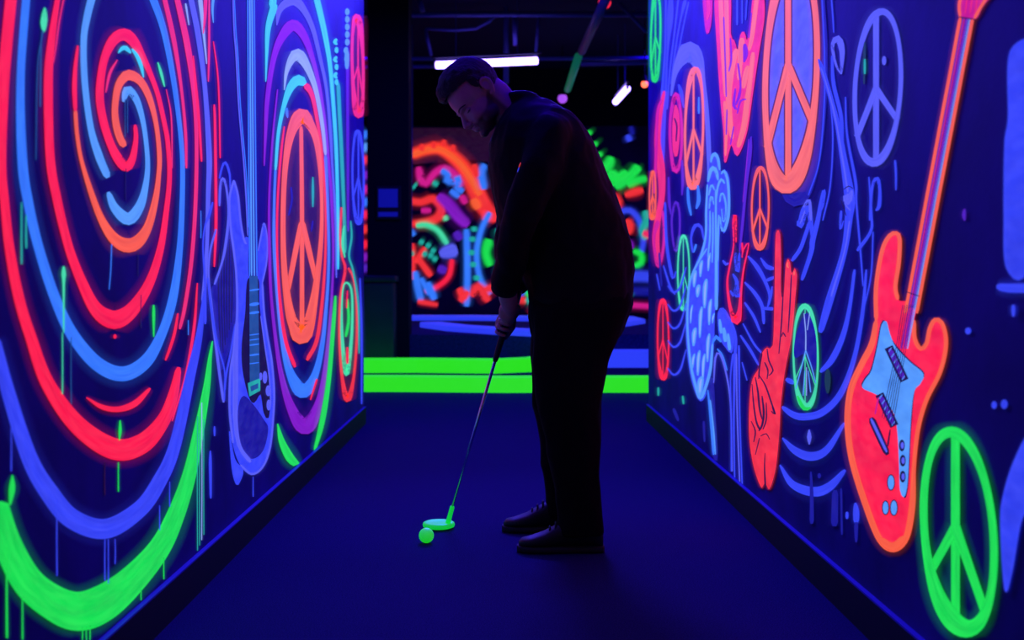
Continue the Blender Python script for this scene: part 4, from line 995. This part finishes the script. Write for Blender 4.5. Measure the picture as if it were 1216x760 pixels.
# polo shirt
bm = bmesh.new()
loft(bm, [torso_ring(*t, sc=1.0) for t in TR]+[torso_ring(362, 630, 749, .188, 1.0)], 36, 2.2)
for A in (armN, armF):
    chain(bm, [p for p, r in A], [r*1.05 for p, r in A], 22)
ball(bm, P(655, 160, 3.88), .075); ball(bm, P(652, 162, 4.22), .073)
loft(bm, [torso_ring(112, 600, 634, .068, 1.0), torso_ring(125, 604, 650, .08, 1.0)], 28)
me = remeshed(bm, .008, 8)
folds(me, .006, 7, 3, (1, 1, .7)); 
shirt = link('shirt', me, m_cloth, golfer, True)
# collar
bm = bmesh.new()
nd = (P(626, 150)-hp(-.035, 0, -.02)).normalized(); na, nb = frame(nd)
nc = P(606, 134)
row = []
ringsC = []
for k, (off_, r) in enumerate(((-.012, .064), (-.014, .069), (.026, .088), (.024, .080))):
    ringsC.append([bm.verts.new(nc+nd*(off_+.008)+(na*cos(2*pi*i/32)+nb*sin(2*pi*i/32))*r) for i in range(32)])
for a, b in zip(ringsC, ringsC[1:]+ringsC[:1]):
    for i in range(32): bm.faces.new((a[i], a[(i+1) % 32], b[(i+1) % 32], b[i]))
bm_obj('collar', bm, m_cloth, golfer, True)
# cuffs
for A in (armN, armF):
    p, r = A[-1]; d = (A[-1][0]-A[-2][0]).normalized(); a, b = frame(d)
    bm = bmesh.new(); tube(bm, [p-d*.012, p+d*.038, p+d*.04, p+d*.03], [r*1.1, r*.98, r*.9, r*.8], 28); bm_obj('cuff', bm, m_cloth, golfer, True)

# trousers
bm = bmesh.new()
loft(bm, [torso_ring(338, 633, 748, .178, 1.0), torso_ring(360, 629, 750, .185, 1.0), torso_ring(378, 629, 744, .18, 1.0), torso_ring(396, 632, 736, .165, 1.0), torso_ring(415, 640, 722, .12, 1.0)], 30, 2.3)
for lg in (legN, legF): loft(bm, legrings(lg, 1.0), 26)
me = remeshed(bm, .008, 6)
folds(me, .007, 6, 9, (1, 1, .6))
trs = link('trousers', me, m_trous, golfer, True)

# shoes
def shoe(toe, heel, Y, z0=0.0):
    Lg = heel-toe
    up_ = bmesh.new()
    prof = [(0, .012, .034, .02), (.04, .030, .046, .034), (.14, .043, .052, .038), (.30, .048, .068, .036), (.45, .045, .092, .035), (.58, .041, .112, .034), (.72, .037, .118, .034), (.88, .036, .112, .032), (.97, .030, .092, .028), (1.0, .02, .07, .02)]
    rings = []
    for t, hw, h, _ in prof:
        x = toe+Lg*t; zc = (h+.016)/2
        rings.append(((x, Y, zc+.0), Vector((0, hw, 0)), Vector((0, 0, h-zc))))
    loft(up_, rings, 24, 2.4)
    o = bm_obj('shoe', up_, m_shoe, golfer, True); o.data.polygons.foreach_set('use_smooth', [True]*len(o.data.polygons))
    sb = bmesh.new()
    loft(sb, [((toe-.006+(Lg+.010)*t, Y, .012), Vector((0, w, 0)), Vector((0, 0, .012))) for t, w in ((0, .016), (.03, .032), (.12, .046), (.3, .052), (.5, .045), (.7, .040), (.9, .040), (.98, .034), (1, .022))], 20, 4)
    bm_obj('sole', sb, m_sole, o, False)
    for k in range(4):
        t = .36+.07*k; z = .078+.0135*k
        lb = bmesh.new(); tube(lb, [(toe+Lg*t, Y-.028, z-.012), (toe+Lg*(t+.01), Y-.012, z+.006), (toe+Lg*(t+.01), Y+.012, z+.006), (toe+Lg*t, Y+.028, z-.012)], .003, 8)
        bm_obj('lace', lb, m_sole, o, True)
shoe(P(616, 650, 3.88).x, P(716, 650, 3.88).x, 3.885)
shoe(P(598, 625, 4.2).x, P(690, 625, 4.2).x, 4.2)

# chest emblem set on the shirt's surface
dg = bpy.context.evaluated_depsgraph_get(); dg.update()
from mathutils.bvhtree import BVHTree
bvh = BVHTree.FromObject(shirt, dg)
o_, d_ = Vector((0, 0, H)), (at(617, 199, 4.0)-Vector((0, 0, H))).normalized()
hit = bvh.ray_cast(o_, d_)
if hit[0]:
    n = hit[1]; n = n if n.dot(d_) < 0 else -n
    a = Vector((.3, 0, -1)); a = (a-n*a.dot(n)).normalized(); b = n.cross(a)
    for dz, mt in ((-.0085, plain('red thread', (.7, .05, .05), .7, emis=.5, ecol=(.8, .05, .02))), (.0085, plain('blue thread', (.1, .1, .7), .7, emis=.35, ecol=(.05, .08, .9)))):
        bm = bmesh.new(); c = hit[0]+n*.002+a*dz
        q = Matrix((a, b, n)).transposed()
        ball(bm, c, (.010, .006, .0015), q, 12); bm_obj('emblem', bm, mt, shirt, True)

# ------------------------------------------------------------------ putter and ball
m_chrome = plain('brushed steel shaft', (.75, .72, .8), .25, 1.0)
m_grip = plain('black rubber grip', (.01, .01, .012), .7, bump=.4, bscale=300)
m_head = plain('fluorescent green plastic', (.08, .5, .12), .4, emis=.62, ecol=lin((10, 225, 60)))
m_ball = plain('fluorescent green golf ball', (.30, .75, .35), .35, emis=.5, ecol=lin((30, 250, 20)))
put = empty('golf_putter', ft); tag(put, 'putter with steel shaft and green disc head held over the floor', 'golf putter')
bm = bmesh.new(); tube(bm, [ga(-.02), ga(-.015), ga(.09), ga((gb_-gt).length-.01), ga((gb_-gt).length)], [.009, .0145, .0135, .010, .008], 18); bm_obj('grip', bm, m_grip, put, True)
ftz = ft
bm = bmesh.new(); tube(bm, [ga((gb_-gt).length-.02), ft], [.0062, .0045], 14); bm_obj('shaft', bm, m_chrome, put, True)
hd = Vector(((521-VX)*4.25/F, 4.25, .014))
hos = Vector((hd.x+.035, 4.238, .022))
bm = bmesh.new(); tube(bm, [hos, hos.lerp(ft, .5), ft-ax*-.0, ft-ax*.004], [.0095, .0085, .0085, .006], 16); bm_obj('hosel', bm, m_head, put, True)
bm = bmesh.new()
rr = [(.050, -.010), (.058, -.007), (.060, .0), (.058, .007), (.052, .010), (.045, .0085), (.02, .0075), (.0005, .0075)]
seg = 48; R_ = [[bm.verts.new((hd.x+r*cos(2*pi*k/seg), hd.y+r*1.0*sin(2*pi*k/seg), hd.z+z)) for k in range(seg)] for r, z in rr]
for a, b in zip(R_, R_[1:]):
    for k in range(seg): bm.faces.new((a[k], a[(k+1) % seg], b[(k+1) % seg], b[k]))
bm.faces.new(R_[0][::-1]); bm.faces.new(R_[-1])
bm_obj('putter_head', bm, m_head, put, True)
# dimpled ball
bm = bmesh.new(); bmesh.ops.create_icosphere(bm, subdivisions=6, radius=1)
gold = [Vector((sqrt(1-z*z)*cos(i*2.39996), sqrt(1-z*z)*sin(i*2.39996), z)) for i in range(300) for z in (1-(i+.5)/150,)]
from mathutils.kdtree import KDTree
kd = KDTree(len(gold)); [kd.insert(g, i) for i, g in enumerate(gold)]; kd.balance()
rb = .0265
for v in bm.verts:
    _, _, d = kd.find(v.co); v.co = v.co*(rb*(1-.022*max(0, 1-(d/.085)**2)))
for v in bm.verts: v.co += Vector(((506.3-VX)*4.01/F, 4.01, rb))
ballo = bm_obj('golf_ball', bm, m_ball, None, True)
tag(ballo, 'glowing green golf ball on the dark floor in front of the putter', 'golf ball')

# ------------------------------------------------------------------ lights: unseen black lights overhead, plus added wall wash and a rim light
def area(name, loc, sx, sy, power, col, rot=(0, 0, 0)):
    l = bpy.data.lights.new(name, 'AREA'); l.shape = 'RECTANGLE'; l.size = sx; l.size_y = sy; l.energy = power; l.color = col
    o = bpy.data.objects.new(name, l); C.objects.link(o); o.location = loc; o.rotation_euler = rot
    return o
UV = (.035, .0, 1.0)
def aim(name, loc, to, sx, sy, power, col):
    d = Vector(to)-Vector(loc)
    return area(name, loc, sx, sy, power, col, d.to_track_quat('-Z', 'Y').to_euler())
for y, pl, pr in ((1.2, 1, .4), (2.8, 5, 2), (4.4, 17, 11), (6.0, 30, 28), (7.4, 28, 30)):  # unseen washers, added to brighten the upper walls more than the floor
    aim('wall_washer', (.25, y, 3.25), (XL, y, 2.4), .1, 1.2, pl, UV)
    aim('wall_washer', (-.25, y, 3.25), (XR, y, 2.4), .1, 1.2, pr, UV)
for y, pw in ((2.0, 3.5), (4.2, 8), (6.4, 12)):
    area('black_light', (0, y, 3.5), .12, 1.2, pw, UV)
aim('back_tube', (-.1, 8.4, 3.25), (0, 4.0, 1.2), 1.0, .08, 32, (.07, .05, 1)).data.spread = radians(50)  # unseen lamp added behind the golfer to give him a rim light
area('black_light', (0, 10.2, 3.9), 1.2, .12, 60, UV)
area('black_light', (-2.5, 14.5, 3.9), 1.2, .12, 40, UV)
area('black_light', (2.5, 14.5, 3.9), 1.2, .12, 40, UV)
w = bpy.data.worlds.new('world'); S.world = w; w.use_nodes = True
w.node_tree.nodes['Background'].inputs[0].default_value = (0, 0, 0, 1)

# ------------------------------------------------------------------ camera
cam = bpy.data.cameras.new('camera'); co = bpy.data.objects.new('camera', cam); C.objects.link(co)
co.location = (0, 0, H); co.rotation_euler = (pi/2, 0, 0)
cam.sensor_width = 36; cam.lens = 36*F/1216
cam.shift_x = (608-VX)/1216; cam.shift_y = -(380-VY)/1216
cam.clip_start = .05; cam.clip_end = 60
cam.dof.use_dof = True; cam.dof.focus_distance = 3.95; cam.dof.aperture_fstop = 3.4
S.camera = co
S.view_settings.view_transform = 'Standard'; S.view_settings.look = 'None'
S.view_settings.exposure = 0; S.view_settings.gamma = 1; S.view_settings.use_curve_mapping = False
S.cycles.use_denoising = True
S.cycles.transparent_max_bounces = 64
S.cycles.max_bounces = 6
S.cycles.use_light_tree = True
